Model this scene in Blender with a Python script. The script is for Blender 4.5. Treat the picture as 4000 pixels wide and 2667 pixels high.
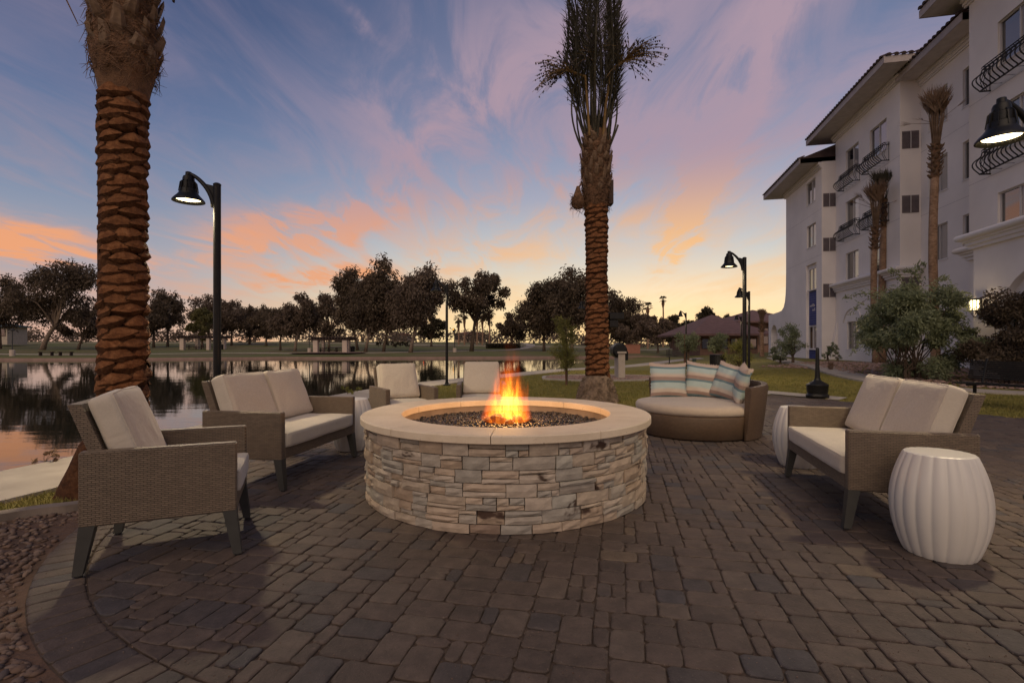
import bpy, bmesh, math, random
import numpy as np
from mathutils import Vector, Matrix, noise

# ---------------------------------------------------------------- reset
for o in list(bpy.data.objects): bpy.data.objects.remove(o)
scene = bpy.context.scene
COL = scene.collection
PI = math.pi
RNG = random.Random(11)

# ---------------------------------------------------------------- camera
H, F, YH = 1.2, 2000.0, 1345.0          # eye height, focal length in photo pixels, horizon row
cam = bpy.data.cameras.new('camera'); camo = bpy.data.objects.new('camera', cam); COL.objects.link(camo)
camo.location = (0, 0, H); camo.rotation_euler = (math.radians(90), 0, 0)
cam.sensor_width = 36.0; cam.lens = 36.0 * F / 4000.0; cam.shift_y = (YH - 1333.5) / 4000.0
cam.clip_start = 0.05; cam.clip_end = 3000
scene.camera = camo
scene.render.resolution_x = 1024; scene.render.resolution_y = 682

# ---------------------------------------------------------------- node helpers
def lin(c):
    c = c / 255.0
    return c / 12.92 if c <= 0.04045 else ((c + 0.055) / 1.055) ** 2.4
def S(r, g, b): return (lin(r), lin(g), lin(b), 1.0)
class NT:
    def __init__(s, tree): s.t = tree; s.n = tree.nodes; s.l = tree.links
    def new(s, typ, **kw):
        n = s.n.new(typ)
        for k, v in kw.items(): setattr(n, k, v)
        return n
    def put(s, sock, v):
        if isinstance(v, bpy.types.NodeSocket): s.l.new(v, sock)
        else: sock.default_value = v
    def math(s, op, a, b=None, c=None, clamp=False):
        n = s.new('ShaderNodeMath', operation=op); n.use_clamp = clamp
        s.put(n.inputs[0], a)
        if b is not None: s.put(n.inputs[1], b)
        if c is not None: s.put(n.inputs[2], c)
        return n.outputs[0]
    def mix(s, fac, a, b, blend='MIX'):
        n = s.new('ShaderNodeMix', data_type='RGBA', blend_type=blend)
        s.put(n.inputs[0], fac); s.put(n.inputs[6], a); s.put(n.inputs[7], b)
        return n.outputs[2]
    def noise(s, vec, scale, detail=4.0, rough=0.55, dist=0.0, dim='3D'):
        n = s.new('ShaderNodeTexNoise', noise_dimensions=dim)
        if vec is not None: s.put(n.inputs['Vector'], vec)
        n.inputs['Scale'].default_value = scale; n.inputs['Detail'].default_value = detail
        n.inputs['Roughness'].default_value = rough; n.inputs['Distortion'].default_value = dist
        return n.outputs['Fac']
    def ramp(s, fac, stops, interp='LINEAR'):
        n = s.new('ShaderNodeValToRGB'); r = n.color_ramp; r.interpolation = interp
        while len(r.elements) < len(stops): r.elements.new(0.5)
        for e, (p, c) in zip(r.elements, stops):
            e.position = p; e.color = c if isinstance(c, tuple) else (c, c, c, 1)
        s.put(n.inputs[0], fac)
        return n.outputs[0]
    def maprange(s, v, a, b, c=0.0, d=1.0, smooth=True):
        n = s.new('ShaderNodeMapRange'); n.interpolation_type = 'SMOOTHSTEP' if smooth else 'LINEAR'
        s.put(n.inputs[0], v); s.put(n.inputs[1], a); s.put(n.inputs[2], b); s.put(n.inputs[3], c); s.put(n.inputs[4], d)
        return n.outputs[0]
    def mapping(s, vec, loc=(0,0,0), rot=(0,0,0), scale=(1,1,1)):
        n = s.new('ShaderNodeMapping'); s.put(n.inputs[0], vec)
        n.inputs[1].default_value = loc; n.inputs[2].default_value = rot; n.inputs[3].default_value = scale
        return n.outputs[0]
    def sep(s, vec):
        n = s.new('ShaderNodeSeparateXYZ'); s.put(n.inputs[0], vec); return n.outputs
    def comb(s, x, y, z):
        n = s.new('ShaderNodeCombineXYZ'); s.put(n.inputs[0], x); s.put(n.inputs[1], y); s.put(n.inputs[2], z); return n.outputs[0]

# ---------------------------------------------------------------- world: dusk sky
SUN_AZ = math.radians(17.0); SUN_EL = math.radians(1.2)      # clockwise from +Y
world = bpy.data.worlds.new('World'); scene.world = world; world.use_nodes = True
w = NT(world.node_tree); w.n.clear()
tc = w.new('ShaderNodeTexCoord'); d = tc.outputs['Generated']
sx, sy, sz = w.sep(d)
zc = w.math('MAXIMUM', sz, 0.0)
dots = w.math('ADD', w.math('MULTIPLY', sx, math.sin(SUN_AZ)), w.math('MULTIPLY', sy, math.cos(SUN_AZ)))
az = w.maprange(dots, -0.2, 1.0)                              # 1 towards the afterglow
near = w.maprange(dots, 0.80, 1.0)
sky_far = w.ramp(zc, [(0.0, S(214,172,150)), (0.05, S(204,172,158)), (0.13, S(164,166,178)), (0.24, S(122,139,168)), (0.36, S(92,111,148)), (0.50, S(68,86,124)), (1.0, S(54,70,106))])
sky_sun = w.ramp(zc, [(0.0, S(255,224,160)), (0.05, S(252,226,176)), (0.10, S(236,220,188)), (0.17, S(196,200,200)), (0.27, S(154,168,192)), (0.42, S(118,133,166)), (1.0, S(62,78,116))])
base = w.mix(w.math('MULTIPLY', az, w.maprange(dots, 0.55, 0.98)), sky_far, sky_sun)
nish = w.new('ShaderNodeTexSky', sky_type='NISHITA'); nish.sun_disc = False
nish.sun_elevation = SUN_EL; nish.sun_rotation = SUN_AZ; nish.altitude = 300; nish.dust_density = 2.0
nadd = w.mix(0.010, (0,0,0,1), nish.outputs[0])
base = w.mix(1.0, base, nadd, 'ADD')
# clouds on a flat layer high above
zp = w.math('ADD', zc, 0.10)
cp = w.comb(w.math('DIVIDE', sx, zp), w.math('DIVIDE', sy, zp), 0.0)
cm = w.mapping(cp, rot=(0, 0, math.radians(-52)), scale=(1.0, 0.50, 1.0))
n1 = w.noise(cm, 1.0, 6.0, 0.55, 0.8)
cm2 = w.mapping(cp, loc=(4.3, 1.7, 0), rot=(0, 0, math.radians(-62)), scale=(1.0, 0.34, 1.0))
n2 = w.noise(cm2, 3.0, 8.0, 0.62, 1.1)
n3 = w.noise(w.mapping(cp, loc=(9.1, 2.2, 0), scale=(1.0, 0.8, 1.0)), 0.55, 3.0, 0.5, 0.3)
cirr = w.math('ADD', w.math('MULTIPLY', n1, 0.6), w.math('MULTIPLY', n2, 0.4))
cov = w.maprange(w.math('ADD', cirr, w.math('MULTIPLY', w.math('SUBTRACT', n3, 0.5), 0.5)), 0.43, 0.72)
# cloud banks at their bearing (tangent of azimuth) and height (tangent of elevation)
ysafe = w.math('MAXIMUM', sy, 0.08)
fx = w.math('DIVIDE', sx, ysafe); fz = w.math('DIVIDE', sz, ysafe)
front = w.maprange(sy, 0.08, 0.35)
wob = w.noise(cp, 1.6, 6.0, 0.62, 0.4); wobx = w.math('MULTIPLY', w.math('SUBTRACT', wob, 0.5), 0.18)
wob2 = w.noise(w.mapping(cp, loc=(3, 8, 0)), 3.5, 6.0, 0.62, 0.4); wobz = w.math('MULTIPLY', w.math('SUBTRACT', wob2, 0.5), 0.09)
def bank(cx, cz, rx, rz, ang, gain):
    ca, sa = math.cos(ang), math.sin(ang)
    dx = w.math('ADD', w.math('SUBTRACT', fx, cx), wobx); dz = w.math('ADD', w.math('SUBTRACT', fz, cz), wobz)
    a = w.math('DIVIDE', w.math('ADD', w.math('MULTIPLY', dx, ca), w.math('MULTIPLY', dz, sa)), rx)
    b = w.math('DIVIDE', w.math('SUBTRACT', w.math('MULTIPLY', dz, ca), w.math('MULTIPLY', dx, sa)), rz)
    q = w.math('ADD', w.math('MULTIPLY', a, a), w.math('MULTIPLY', b, b))
    return w.math('MULTIPLY', w.math('EXPONENT', w.math('MULTIPLY', q, -1.0)), gain)
streak = w.maprange(n2, 0.36, 0.58, 0.18, 1.0)
banks = None
for bk in [(-0.44,0.215,0.16,0.045,0.10,1.0),(-0.30,0.26,0.14,0.028,0.35,0.35),(-0.38,0.135,0.13,0.020,0.05,0.85),(-0.97,0.205,0.16,0.030,-0.05,1.0),(-0.85,0.17,0.2,0.016,-0.03,0.5),
           (0.32,0.205,0.060,0.022,0.85,1.3),(0.36,0.28,0.085,0.030,1.05,1.15),(0.40,0.36,0.13,0.055,1.10,0.75),(0.47,0.53,0.20,0.075,1.15,0.62),(0.24,0.245,0.10,0.018,0.15,0.25),
           (0.16,0.36,0.30,0.10,0.55,0.62),(0.08,0.58,0.50,0.16,0.35,0.55),(-0.12,0.42,0.22,0.06,0.6,0.40),(-0.15,0.27,0.30,0.030,0.08,0.22),(0.02,0.175,0.25,0.022,0.08,0.28),(0.70,0.50,0.22,0.06,0.6,0.35),(-0.30,0.62,0.06,0.012,-0.75,0.5),(-0.1,0.5,0.10,0.014,-0.8,0.35)]:
    v = bank(*bk); banks = v if banks is None else w.math('ADD', banks, v)
banks = w.math('MULTIPLY', w.math('MULTIPLY', w.math('MULTIPLY', banks, 1.6), streak), front, clamp=True)
c_low = w.mix(near, S(238,166,122), S(255,200,136))
c_high = w.mix(az, S(142,126,146), S(174,151,166))
ccol = w.mix(w.maprange(zc, 0.13, 0.36), c_low, c_high)
cloudamt = w.math('ADD', w.math('MULTIPLY', cov, 0.50), w.math('MULTIPLY', banks, 0.85), clamp=True)
skyc = w.mix(cloudamt, base, ccol)
bg = w.new('ShaderNodeBackground'); w.put(bg.inputs[0], skyc); bg.inputs[1].default_value = 1.0
outw = w.new('ShaderNodeOutputWorld'); w.l.new(bg.outputs[0], outw.inputs[0])

# ---------------------------------------------------------------- sun: the broad soft light of the open dusk sky
sun = bpy.data.lights.new('sun', 'SUN'); suno = bpy.data.objects.new('sun', sun); COL.objects.link(suno)
sun.energy = 1.45; sun.angle = math.radians(60); sun.color = (1.0, 0.76, 0.53)
SD = Vector((-0.12, -0.74, 0.66)).normalized()          # towards the light
suno.rotation_euler = SD.to_track_quat('Z', 'Y').to_euler(); suno.location = (0, -5, 20)

vs = scene.view_settings
vs.view_transform = 'Standard'; vs.look = 'None'; vs.gamma = 1.0; vs.exposure = 0.0; vs.use_curve_mapping = False

# ---------------------------------------------------------------- geometry helpers
def P(px, py, z=0.0):
    dd = (H - z) * F / (py - YH); return Vector(((px - 2000) / F * dd, dd, z))
def D(px, py, dd): return Vector(((px - 2000) / F * dd, dd, H - (py - YH) / F * dd))

class MB:
    def __init__(s): s.v = []; s.f = []; s.m = []; s.uv = []
    def add(s, vs_, fs, mi=0, uv=None):
        o = len(s.v); s.v.extend([tuple(p) for p in vs_])
        for i, fc in enumerate(fs):
            s.f.append(tuple(o + k for k in fc)); s.m.append(mi)
            s.uv.append(uv[i] if uv else None)
        return o
    def hexa(s, p, mi=0):                 # p: 4 bottom, 4 top
        s.add(p, [(3,2,1,0),(4,5,6,7),(0,1,5,4),(1,2,6,5),(2,3,7,6),(3,0,4,7)], mi)
    def box(s, x0, x1, y0, y1, z0, z1, mi=0, M=None):
        p = [Vector(q) for q in [(x0,y0,z0),(x1,y0,z0),(x1,y1,z0),(x0,y1,z0),(x0,y0,z1),(x1,y0,z1),(x1,y1,z1),(x0,y1,z1)]]
        if M is not None: p = [M @ q for q in p]
        s.hexa(p, mi)
    def bbox(s, x0, x1, y0, y1, z0, z1, b=0.005, mi=0, M=None):   # bevelled box
        vsx = []; 
        for sx_ in (0,1):
            for sy_ in (0,1):
                for sz_ in (0,1):
                    cx=(x0,x1)[sx_]; cy=(y0,y1)[sy_]; cz=(z0,z1)[sz_]
                    ix=cx+(b,-b)[sx_]; iy=cy+(b,-b)[sy_]; iz=cz+(b,-b)[sz_]
                    vsx += [(cx,iy,iz),(ix,cy,iz),(ix,iy,cz)]
        pts = [Vector(q) for q in vsx]
        if M is not None: pts = [M @ q for q in pts]
        def I(a,b_,c,k): return ((a*2+b_)*2+c)*3+k
        fs = []
        for a in (0,1):
            fs.append((I(a,0,0,0),I(a,1,0,0),I(a,1,1,0),I(a,0,1,0)))
            fs.append((I(0,a,0,1),I(1,a,0,1),I(1,a,1,1),I(0,a,1,1)))
            fs.append((I(0,0,a,2),I(1,0,a,2),I(1,1,a,2),I(0,1,a,2)))
        for a in (0,1):
            for c in (0,1):
                fs.append((I(a,c,0,0),I(a,c,1,0),I(a,c,1,1),I(a,c,0,1)))
                fs.append((I(a,0,c,0),I(a,1,c,0),I(a,1,c,2),I(a,0,c,2)))
                fs.append((I(0,a,c,1),I(1,a,c,1),I(1,a,c,2),I(0,a,c,2)))
        for a in (0,1):
            for b_ in (0,1):
                for c in (0,1): fs.append((I(a,b_,c,0),I(a,b_,c,1),I(a,b_,c,2)))
        s.add(pts, fs, mi)
    def tube(s, pts, rad, n=8, cap=True, mi=0, up=None):
        pts = [Vector(p) for p in pts]
        if not hasattr(rad, '__len__'): rad = [rad] * len(pts)
        ref = Vector(up) if up else None; vv = []
        for i, p in enumerate(pts):
            t = (pts[min(i+1, len(pts)-1)] - pts[max(i-1, 0)])
            t = t.normalized() if t.length > 1e-9 else Vector((0,0,1))
            if ref is None: ref = Vector((1,0,0)) if abs(t.x) < 0.9 else Vector((0,1,0))
            a = (ref - t * ref.dot(t))
            if a.length < 1e-6: a = t.orthogonal()
            a.normalize(); b = t.cross(a); ref = a
            for k in range(n):
                q = 2 * PI * k / n; vv.append(p + (a * math.cos(q) + b * math.sin(q)) * rad[i])
        fs = []
        for i in range(len(pts) - 1):
            for k in range(n):
                k2 = (k + 1) % n; fs.append((i*n+k, i*n+k2, (i+1)*n+k2, (i+1)*n+k))
        if cap:
            fs.append(tuple(range(n-1, -1, -1))); fs.append(tuple((len(pts)-1)*n + k for k in range(n)))
        s.add(vv, fs, mi)
    def lathe(s, prof, n=32, c=(0,0,0), mi=0, cap=True, rfun=None, M=None):
        vv = []
        for (r, z) in prof:
            for k in range(n):
                q = 2*PI*k/n; rr = r * (rfun(q, z) if rfun else 1.0)
                p = Vector((c[0] + rr*math.cos(q), c[1] + rr*math.sin(q), c[2] + z)); vv.append(M @ p if M is not None else p)
        fs = []; uv = []
        for i in range(len(prof)-1):
            for k in range(n):
                k2 = (k+1) % n; fs.append((i*n+k, i*n+k2, (i+1)*n+k2, (i+1)*n+k))
                u0 = k/n*2*PI*max(prof[i][0],prof[i+1][0]); u1 = (k+1)/n*2*PI*max(prof[i][0],prof[i+1][0])
                uv.append([(u0,prof[i][1]),(u1,prof[i][1]),(u1,prof[i+1][1]),(u0,prof[i+1][1])])
        if cap:
            fs.append(tuple(range(n-1,-1,-1))); uv.append(None)
            fs.append(tuple((len(prof)-1)*n+k for k in range(n))); uv.append(None)
        s.add(vv, fs, mi, uv)
    def prism(s, poly, z0, z1, mi=0, M=None, top=None):
        n = len(poly); top = top or poly
        vv = [Vector((p[0], p[1], z0)) for p in poly] + [Vector((p[0], p[1], z1)) for p in top]
        if M is not None: vv = [M @ q for q in vv]
        fs = [tuple(range(n-1,-1,-1)), tuple(range(n, 2*n))] + [(i, (i+1)%n, n+(i+1)%n, n+i) for i in range(n)]
        s.add(vv, fs, mi)
    def mesh(s, name, mats, smooth=False, off=None):
        me = bpy.data.meshes.new(name)
        v = s.v if off is None else [(a-off[0], b-off[1], c-off[2]) for a, b, c in s.v]
        me.from_pydata(v, [], s.f)
        if not isinstance(mats, (list, tuple)): mats = [mats]
        for m in mats: me.materials.append(m)
        if len(mats) > 1: me.polygons.foreach_set('material_index', s.m)
        if any(u is not None for u in s.uv):
            lay = me.uv_layers.new(name='UVMap'); data = []
            for fc, u in zip(s.f, s.uv):
                for i in range(len(fc)): data.extend(u[i] if u else (0.0, 0.0))
            lay.data.foreach_set('uv', data)
        if smooth: me.polygons.foreach_set('use_smooth', [True]*len(me.polygons))
        me.update(); return me
def world_off(p):
    o = Vector((0,0,0))
    while p: o += p.location; p = p.parent
    return o
def link(name, me, parent=None):
    o = bpy.data.objects.new(name, me); COL.objects.link(o); o.parent = parent; return o
def part(name, mb, mats, parent=None, smooth=False, world=False, auto=None):
    me = mb.mesh(name, mats, smooth, world_off(parent) if (world and parent) else None)
    if auto is not None:
        me.polygons.foreach_set('use_smooth', [True]*len(me.polygons)); me.set_sharp_from_angle(angle=math.radians(auto))
    return link(name, me, parent)
def tag(o, label, cat, group=None):
    o['label'] = label; o['category'] = cat
    if group: o['group'] = group
    return o
def thing(name, label, cat, loc=(0,0,0), rz=0.0, group=None):
    o = bpy.data.objects.new(name, None); COL.objects.link(o); o.empty_display_size = 0.1
    o.location = loc; o.rotation_euler = (0,0,rz); return tag(o, label, cat, group)
def kind(o, k): o['kind'] = k; return o
def place(o, loc, rot=(0,0,0), scale=None):
    o.location = loc; o.rotation_euler = rot
    if scale: o.scale = scale
    return o
def copy_tree(o, parent=None):
    c = o.copy(); COL.objects.link(c); c.parent = parent
    for ch in list(o.children): copy_tree(ch, c)
    return c
def np_mesh(name, verts, quads, mat, uv=None):
    me = bpy.data.meshes.new(name); nv = len(verts); nf, k = quads.shape
    me.vertices.add(nv); me.vertices.foreach_set('co', np.asarray(verts, np.float32).ravel())
    me.loops.add(nf*k); me.loops.foreach_set('vertex_index', quads.astype(np.int32).ravel())
    me.polygons.add(nf); me.polygons.foreach_set('loop_start', np.arange(0, nf*k, k, dtype=np.int32))
    me.polygons.foreach_set('loop_total', np.full(nf, k, np.int32))
    me.materials.append(mat); me.update(calc_edges=True); return me

# ---------------------------------------------------------------- materials
def new_mat(name):
    m = bpy.data.materials.new(name); m.use_nodes = True; t = NT(m.node_tree); t.n.clear()
    b = t.new('ShaderNodeBsdfPrincipled'); o = t.new('ShaderNodeOutputMaterial'); t.l.new(b.outputs[0], o.inputs[0])
    return m, t, b
def coords(t, which='Object'): return t.new('ShaderNodeTexCoord').outputs[which]
def bump(t, b, height, strength=0.4, dist=0.01, prev=None):
    n = t.new('ShaderNodeBump'); n.inputs['Strength'].default_value = strength; n.inputs['Distance'].default_value = dist
    t.put(n.inputs['Height'], height)
    if prev: t.put(n.inputs['Normal'], prev)
    t.l.new(n.outputs[0], b.inputs['Normal']); return n.outputs[0]
def col4(c): return (c[0], c[1], c[2], 1.0)
def simple(name, c, rough=0.6, metal=0.0, var=0.15, scale=8.0, bs=0.15, bd=0.004, spec=0.5):
    m, t, b = new_mat(name); v = coords(t); n = t.noise(v, scale, 5.0)
    a = tuple(x*(1-var) for x in c[:3]) + (1,); e = tuple(min(1, x*(1+var)) for x in c[:3]) + (1,)
    t.put(b.inputs['Base Color'], t.ramp(n, [(0.3, a), (0.7, e)]))
    b.inputs['Roughness'].default_value = rough; b.inputs['Metallic'].default_value = metal
    b.inputs['Specular IOR Level'].default_value = spec
    if bs: bump(t, b, t.noise(v, scale*6, 4.0), bs, bd)
    return m
MAT = {}
MAT['black_metal'] = simple('black_metal', (0.009,0.0082,0.0075), 0.45, 0.0, 0.3, 20, 0.08, 0.001, 0.3)
MAT['leg_grey'] = simple('leg_grey', (0.046,0.045,0.040), 0.45, 0.0, 0.12, 14, 0.06, 0.001)
MAT['rubber'] = simple('rubber', (0.012,0.012,0.012), 0.7)
MAT['concrete'] = simple('concrete', (0.36,0.315,0.265), 0.85, 0, 0.16, 3.0, 0.35, 0.004)
MAT['curb'] = simple('curb', (0.20,0.16,0.13), 0.88, 0, 0.25, 5.0, 0.45, 0.004)
MAT['bark'] = simple('bark', (0.11,0.075,0.05), 0.9, 0, 0.35, 5.0, 0.8, 0.03)
MAT['bark_pale'] = simple('bark_pale', (0.22,0.16,0.115), 0.9, 0, 0.3, 4.0, 0.7, 0.03)
MAT['root'] = simple('root', (0.25,0.175,0.115), 0.95, 0, 0.45, 12.0, 1.0, 0.03)
MAT['white_ceramic'] = simple('white_ceramic', (0.62,0.585,0.525), 0.36, 0, 0.03, 3.0, 0.0)
MAT['stucco'] = simple('stucco', (0.80,0.745,0.70), 0.9, 0, 0.075, 0.45, 0.35, 0.006, 0.2)
MAT['trim'] = simple('trim', (0.74,0.70,0.68), 0.8, 0, 0.03, 2.0, 0.1, 0.003, 0.3)
MAT['fascia'] = simple('fascia', (0.40,0.35,0.34), 0.75, 0, 0.1, 3.0, 0.1, 0.003)
MAT['soffit'] = simple('soffit', (0.60,0.53,0.50), 0.85, 0, 0.1, 3.0, 0.1, 0.003)
MAT['roof_tile'] = simple('roof_tile', (0.060,0.035,0.030), 0.8, 0, 0.35, 3.0, 0.3, 0.01)
MAT['win_frame'] = simple('win_frame', (0.55,0.52,0.50), 0.5, 0, 0.05, 4.0, 0.0)
MAT['iron'] = simple('iron', (0.010,0.008,0.009), 0.6, 0.0, 0.2, 20, 0.1, 0.001)
MAT['grille'] = simple('grille', (0.17,0.14,0.145), 0.6, 0, 0.15, 5, 0.0)
MAT['brown_wall'] = simple('brown_wall', (0.20,0.115,0.08), 0.9, 0, 0.15, 2.0, 0.3, 0.01)
MAT['brown_roof'] = simple('brown_roof', (0.15,0.085,0.075), 0.85, 0, 0.2, 2.0, 0.3, 0.02)
MAT['terracotta'] = simple('terracotta', (0.32,0.14,0.09), 0.9, 0, 0.12, 3.0, 0.3, 0.01)
MAT['tan_wall'] = simple('tan_wall', (0.42,0.30,0.21), 0.9, 0, 0.1, 1.0, 0.2, 0.01)
MAT['far_red_roof'] = simple('far_red_roof', (0.20,0.08,0.06), 0.9, 0, 0.15, 1.0, 0.2, 0.02)
MAT['dark_wood'] = simple('dark_wood', (0.045,0.027,0.02), 0.8, 0, 0.3, 4.0, 0.4, 0.01)
MAT['pale_column'] = simple('pale_column', (0.52,0.42,0.34), 0.9, 0, 0.08, 2.0, 0.2, 0.01)
MAT['soil'] = simple('soil', (0.105,0.060,0.038), 0.95, 0, 0.35, 3.0, 0.7, 0.03)
MAT['joint'] = simple('joint', (0.078,0.054,0.040), 0.95, 0, 0.3, 9.0, 0.6, 0.01)
MAT['rush'] = simple('rush', (0.20,0.10,0.05), 0.9)
MAT['grill_stone'] = simple('grill_stone', (0.42,0.36,0.29), 0.9, 0, 0.12, 3.0, 0.3, 0.01)
MAT['stake'] = simple('stake', (0.13,0.065,0.035), 0.9, 0, 0.2, 6.0, 0.3, 0.005)
MAT['green_box'] = simple('green_box', (0.04,0.06,0.05), 0.6)
MAT['date_stalk'] = simple('date_stalk', (0.20,0.115,0.03), 0.7, 0, 0.2, 5.0, 0.1, 0.002)
MAT['date_fruit'] = simple('date_fruit', (0.02,0.013,0.01), 0.6)
MAT['fibre'] = simple('fibre', (0.16,0.085,0.045), 0.95, 0, 0.4, 14.0, 0.9, 0.02)
MAT['path_dirt'] = simple('path_dirt', (0.30,0.20,0.16), 0.95, 0, 0.15, 1.5, 0.4, 0.02)

def mat_emit(name, c, s):
    m = bpy.data.materials.new(name); m.use_nodes = True; t = NT(m.node_tree); t.n.clear()
    e = t.new('ShaderNodeEmission'); e.inputs[0].default_value = c; e.inputs[1].default_value = s
    o = t.new('ShaderNodeOutputMaterial'); t.l.new(e.outputs[0], o.inputs[0]); return m
MAT['lamp_glow'] = mat_emit('lamp_glow', (1.0,0.80,0.42,1), 10.0)
MAT['lantern_glow'] = mat_emit('lantern_glow', (1.0,0.78,0.42,1), 4.5)
MAT['signal_red'] = mat_emit('signal_red', (1.0,0.10,0.03,1), 4.0)
MAT['signal_amber'] = mat_emit('signal_amber', (1.0,0.45,0.08,1), 4.0)

def mat_glass(name='window_glass', base=(0.02,0.02,0.024)):
    m, t, b = new_mat(name); b.inputs['Base Color'].default_value = base + (1,)
    b.inputs['Roughness'].default_value = 0.03; b.inputs['Specular IOR Level'].default_value = 0.9; b.inputs['IOR'].default_value = 1.9
    v = coords(t); bump(t, b, t.noise(v, 1.3, 2.0), 0.03, 0.02); return m
MAT['glass'] = mat_glass()
MAT['painted_sky_glass'] = mat_glass('painted_sky_glass', (0.30,0.28,0.27))  # paler base colour paints in a sky reflection; no curtain behind

def mat_grass():
    m, t, b = new_mat('lawn_grass'); v = coords(t)
    n = t.noise(v, 0.35, 5.0, 0.6); f = t.noise(v, 26.0, 4.0, 0.7)
    c = t.mix(t.maprange(n, 0.3, 0.7), (0.215,0.180,0.048,1), (0.165,0.155,0.048,1))
    c = t.mix(t.maprange(t.noise(v, 1.7, 4.0), 0.52, 0.75), c, (0.20,0.155,0.060,1))
    c = t.mix(t.math('MULTIPLY', t.maprange(f, 0.4, 0.75), 0.6), c, (0.085,0.085,0.026,1))
    py = t.sep(v)[1]                                             # park across the lake: thinner, browner turf with bare earth
    far = t.maprange(py, 48.0, 56.0)
    c = t.mix(far, c, t.mix(t.maprange(t.noise(v, 0.16, 4.0), 0.42, 0.62), (0.130,0.140,0.048,1), (0.165,0.135,0.075,1)))
    t.put(b.inputs['Base Color'], c); b.inputs['Roughness'].default_value = 0.9; b.inputs['Specular IOR Level'].default_value = 0.2
    bump(t, b, f, 0.8, 0.03); return m
MAT['grass'] = mat_grass()

def mat_blades():
    m, t, b = new_mat('grass_blades'); v = coords(t); n = t.noise(v, 3.0, 4.0)
    t.put(b.inputs['Base Color'], t.ramp(n, [(0.3,(0.135,0.140,0.036,1)),(0.55,(0.235,0.20,0.056,1)),(0.75,(0.32,0.25,0.095,1))]))
    b.inputs['Roughness'].default_value = 0.8; b.inputs['Specular IOR Level'].default_value = 0.2; return m
MAT['blades'] = mat_blades()

def mat_leaf(name, dark, mid, light, scale=1.2, trans=0.25):
    m, t, b = new_mat(name); v = coords(t)
    n = t.noise(v, scale, 4.0, 0.6); f = t.noise(v, scale*9, 2.0)
    x = t.math('ADD', t.math('MULTIPLY', n, 0.7), t.math('MULTIPLY', f, 0.3))
    t.put(b.inputs['Base Color'], t.ramp(x, [(0.34, col4(dark)), (0.5, col4(mid)), (0.66, col4(light))]))
    b.inputs['Roughness'].default_value = 0.65; b.inputs['Specular IOR Level'].default_value = 0.3
    tr = t.new('ShaderNodeBsdfTranslucent'); tr.inputs[0].default_value = col4(tuple(c*1.6 for c in mid))
    mx = t.new('ShaderNodeMixShader'); mx.inputs[0].default_value = trans
    t.l.new(b.outputs[0], mx.inputs[1]); t.l.new(tr.outputs[0], mx.inputs[2])
    out = [q for q in t.n if q.type == 'OUTPUT_MATERIAL'][0]; t.l.new(mx.outputs[0], out.inputs[0]); return m
MAT['euc'] = mat_leaf('euc', (0.042,0.030,0.019), (0.100,0.072,0.046), (0.175,0.127,0.084), 0.55)
MAT['euc_b'] = mat_leaf('euc_b', (0.062,0.044,0.031), (0.130,0.093,0.065), (0.21,0.155,0.112), 0.55)
MAT['euc_g'] = mat_leaf('euc_g', (0.06, 0.058, 0.022), (0.125, 0.112, 0.04), (0.19, 0.16, 0.062), 0.7)
MAT['olive_leaf'] = mat_leaf('olive_leaf', (0.10,0.118,0.060), (0.20,0.225,0.125), (0.30,0.315,0.195), 1.6)
MAT['dark_leaf'] = mat_leaf('dark_leaf', (0.045, 0.034, 0.024), (0.105, 0.078, 0.052), (0.17, 0.13, 0.088), 1.6)
MAT['pine_leaf'] = mat_leaf('pine_leaf', (0.085, 0.092, 0.022), (0.175, 0.17, 0.044), (0.27, 0.245, 0.078), 3.0)
MAT['conifer_leaf'] = mat_leaf('conifer_leaf', (0.026, 0.022, 0.013), (0.055, 0.045, 0.024), (0.092, 0.07, 0.04), 0.8)
MAT['palm_leaf'] = mat_leaf('palm_leaf', (0.026,0.025,0.016), (0.070,0.062,0.040), (0.14,0.12,0.082), 3.0)
MAT['dry_palm'] = mat_leaf('dry_palm', (0.1, 0.06, 0.035), (0.21, 0.135, 0.082), (0.34, 0.23, 0.15), 3.0)

def mat_wicker(name, c, uvmode=False):
    m, t, b = new_mat(name)
    if uvmode: vec = coords(t, 'UV')
    else:
        x, y, z = t.sep(coords(t)); vec = t.comb(t.math('ADD', x, y), z, 0.0)
    br = t.new('ShaderNodeTexBrick'); t.put(br.inputs['Vector'], vec)
    br.offset = 0.5; br.inputs['Scale'].default_value = 1.0
    br.inputs['Brick Width'].default_value = 0.032; br.inputs['Row Height'].default_value = 0.0105
    br.inputs['Mortar Size'].default_value = 0.0018; br.inputs['Mortar Smooth'].default_value = 0.9; br.inputs['Bias'].default_value = -0.1
    br.inputs['Color1'].default_value = col4(tuple(q*0.86 for q in c)); br.inputs['Color2'].default_value = col4(tuple(q*1.16 for q in c))
    br.inputs['Mortar'].default_value = col4(tuple(q*0.34 for q in c))
    n = t.noise(coords(t), 5.0, 3.0)
    t.put(b.inputs['Base Color'], t.mix(0.35, br.outputs[0], t.mix(n, (0.4,0.4,0.4,1), (1.0,1.0,1.0,1)), 'MULTIPLY'))
    b.inputs['Roughness'].default_value = 0.5; b.inputs['Specular IOR Level'].default_value = 0.45
    bump(t, b, t.math('SUBTRACT', 1.0, br.outputs['Fac']), 0.9, 0.006); return m
MAT['wicker'] = mat_wicker('wicker', (0.205,0.152,0.105))
MAT['wicker_warm'] = mat_wicker('wicker_warm', (0.150,0.092,0.054), True)

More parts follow.
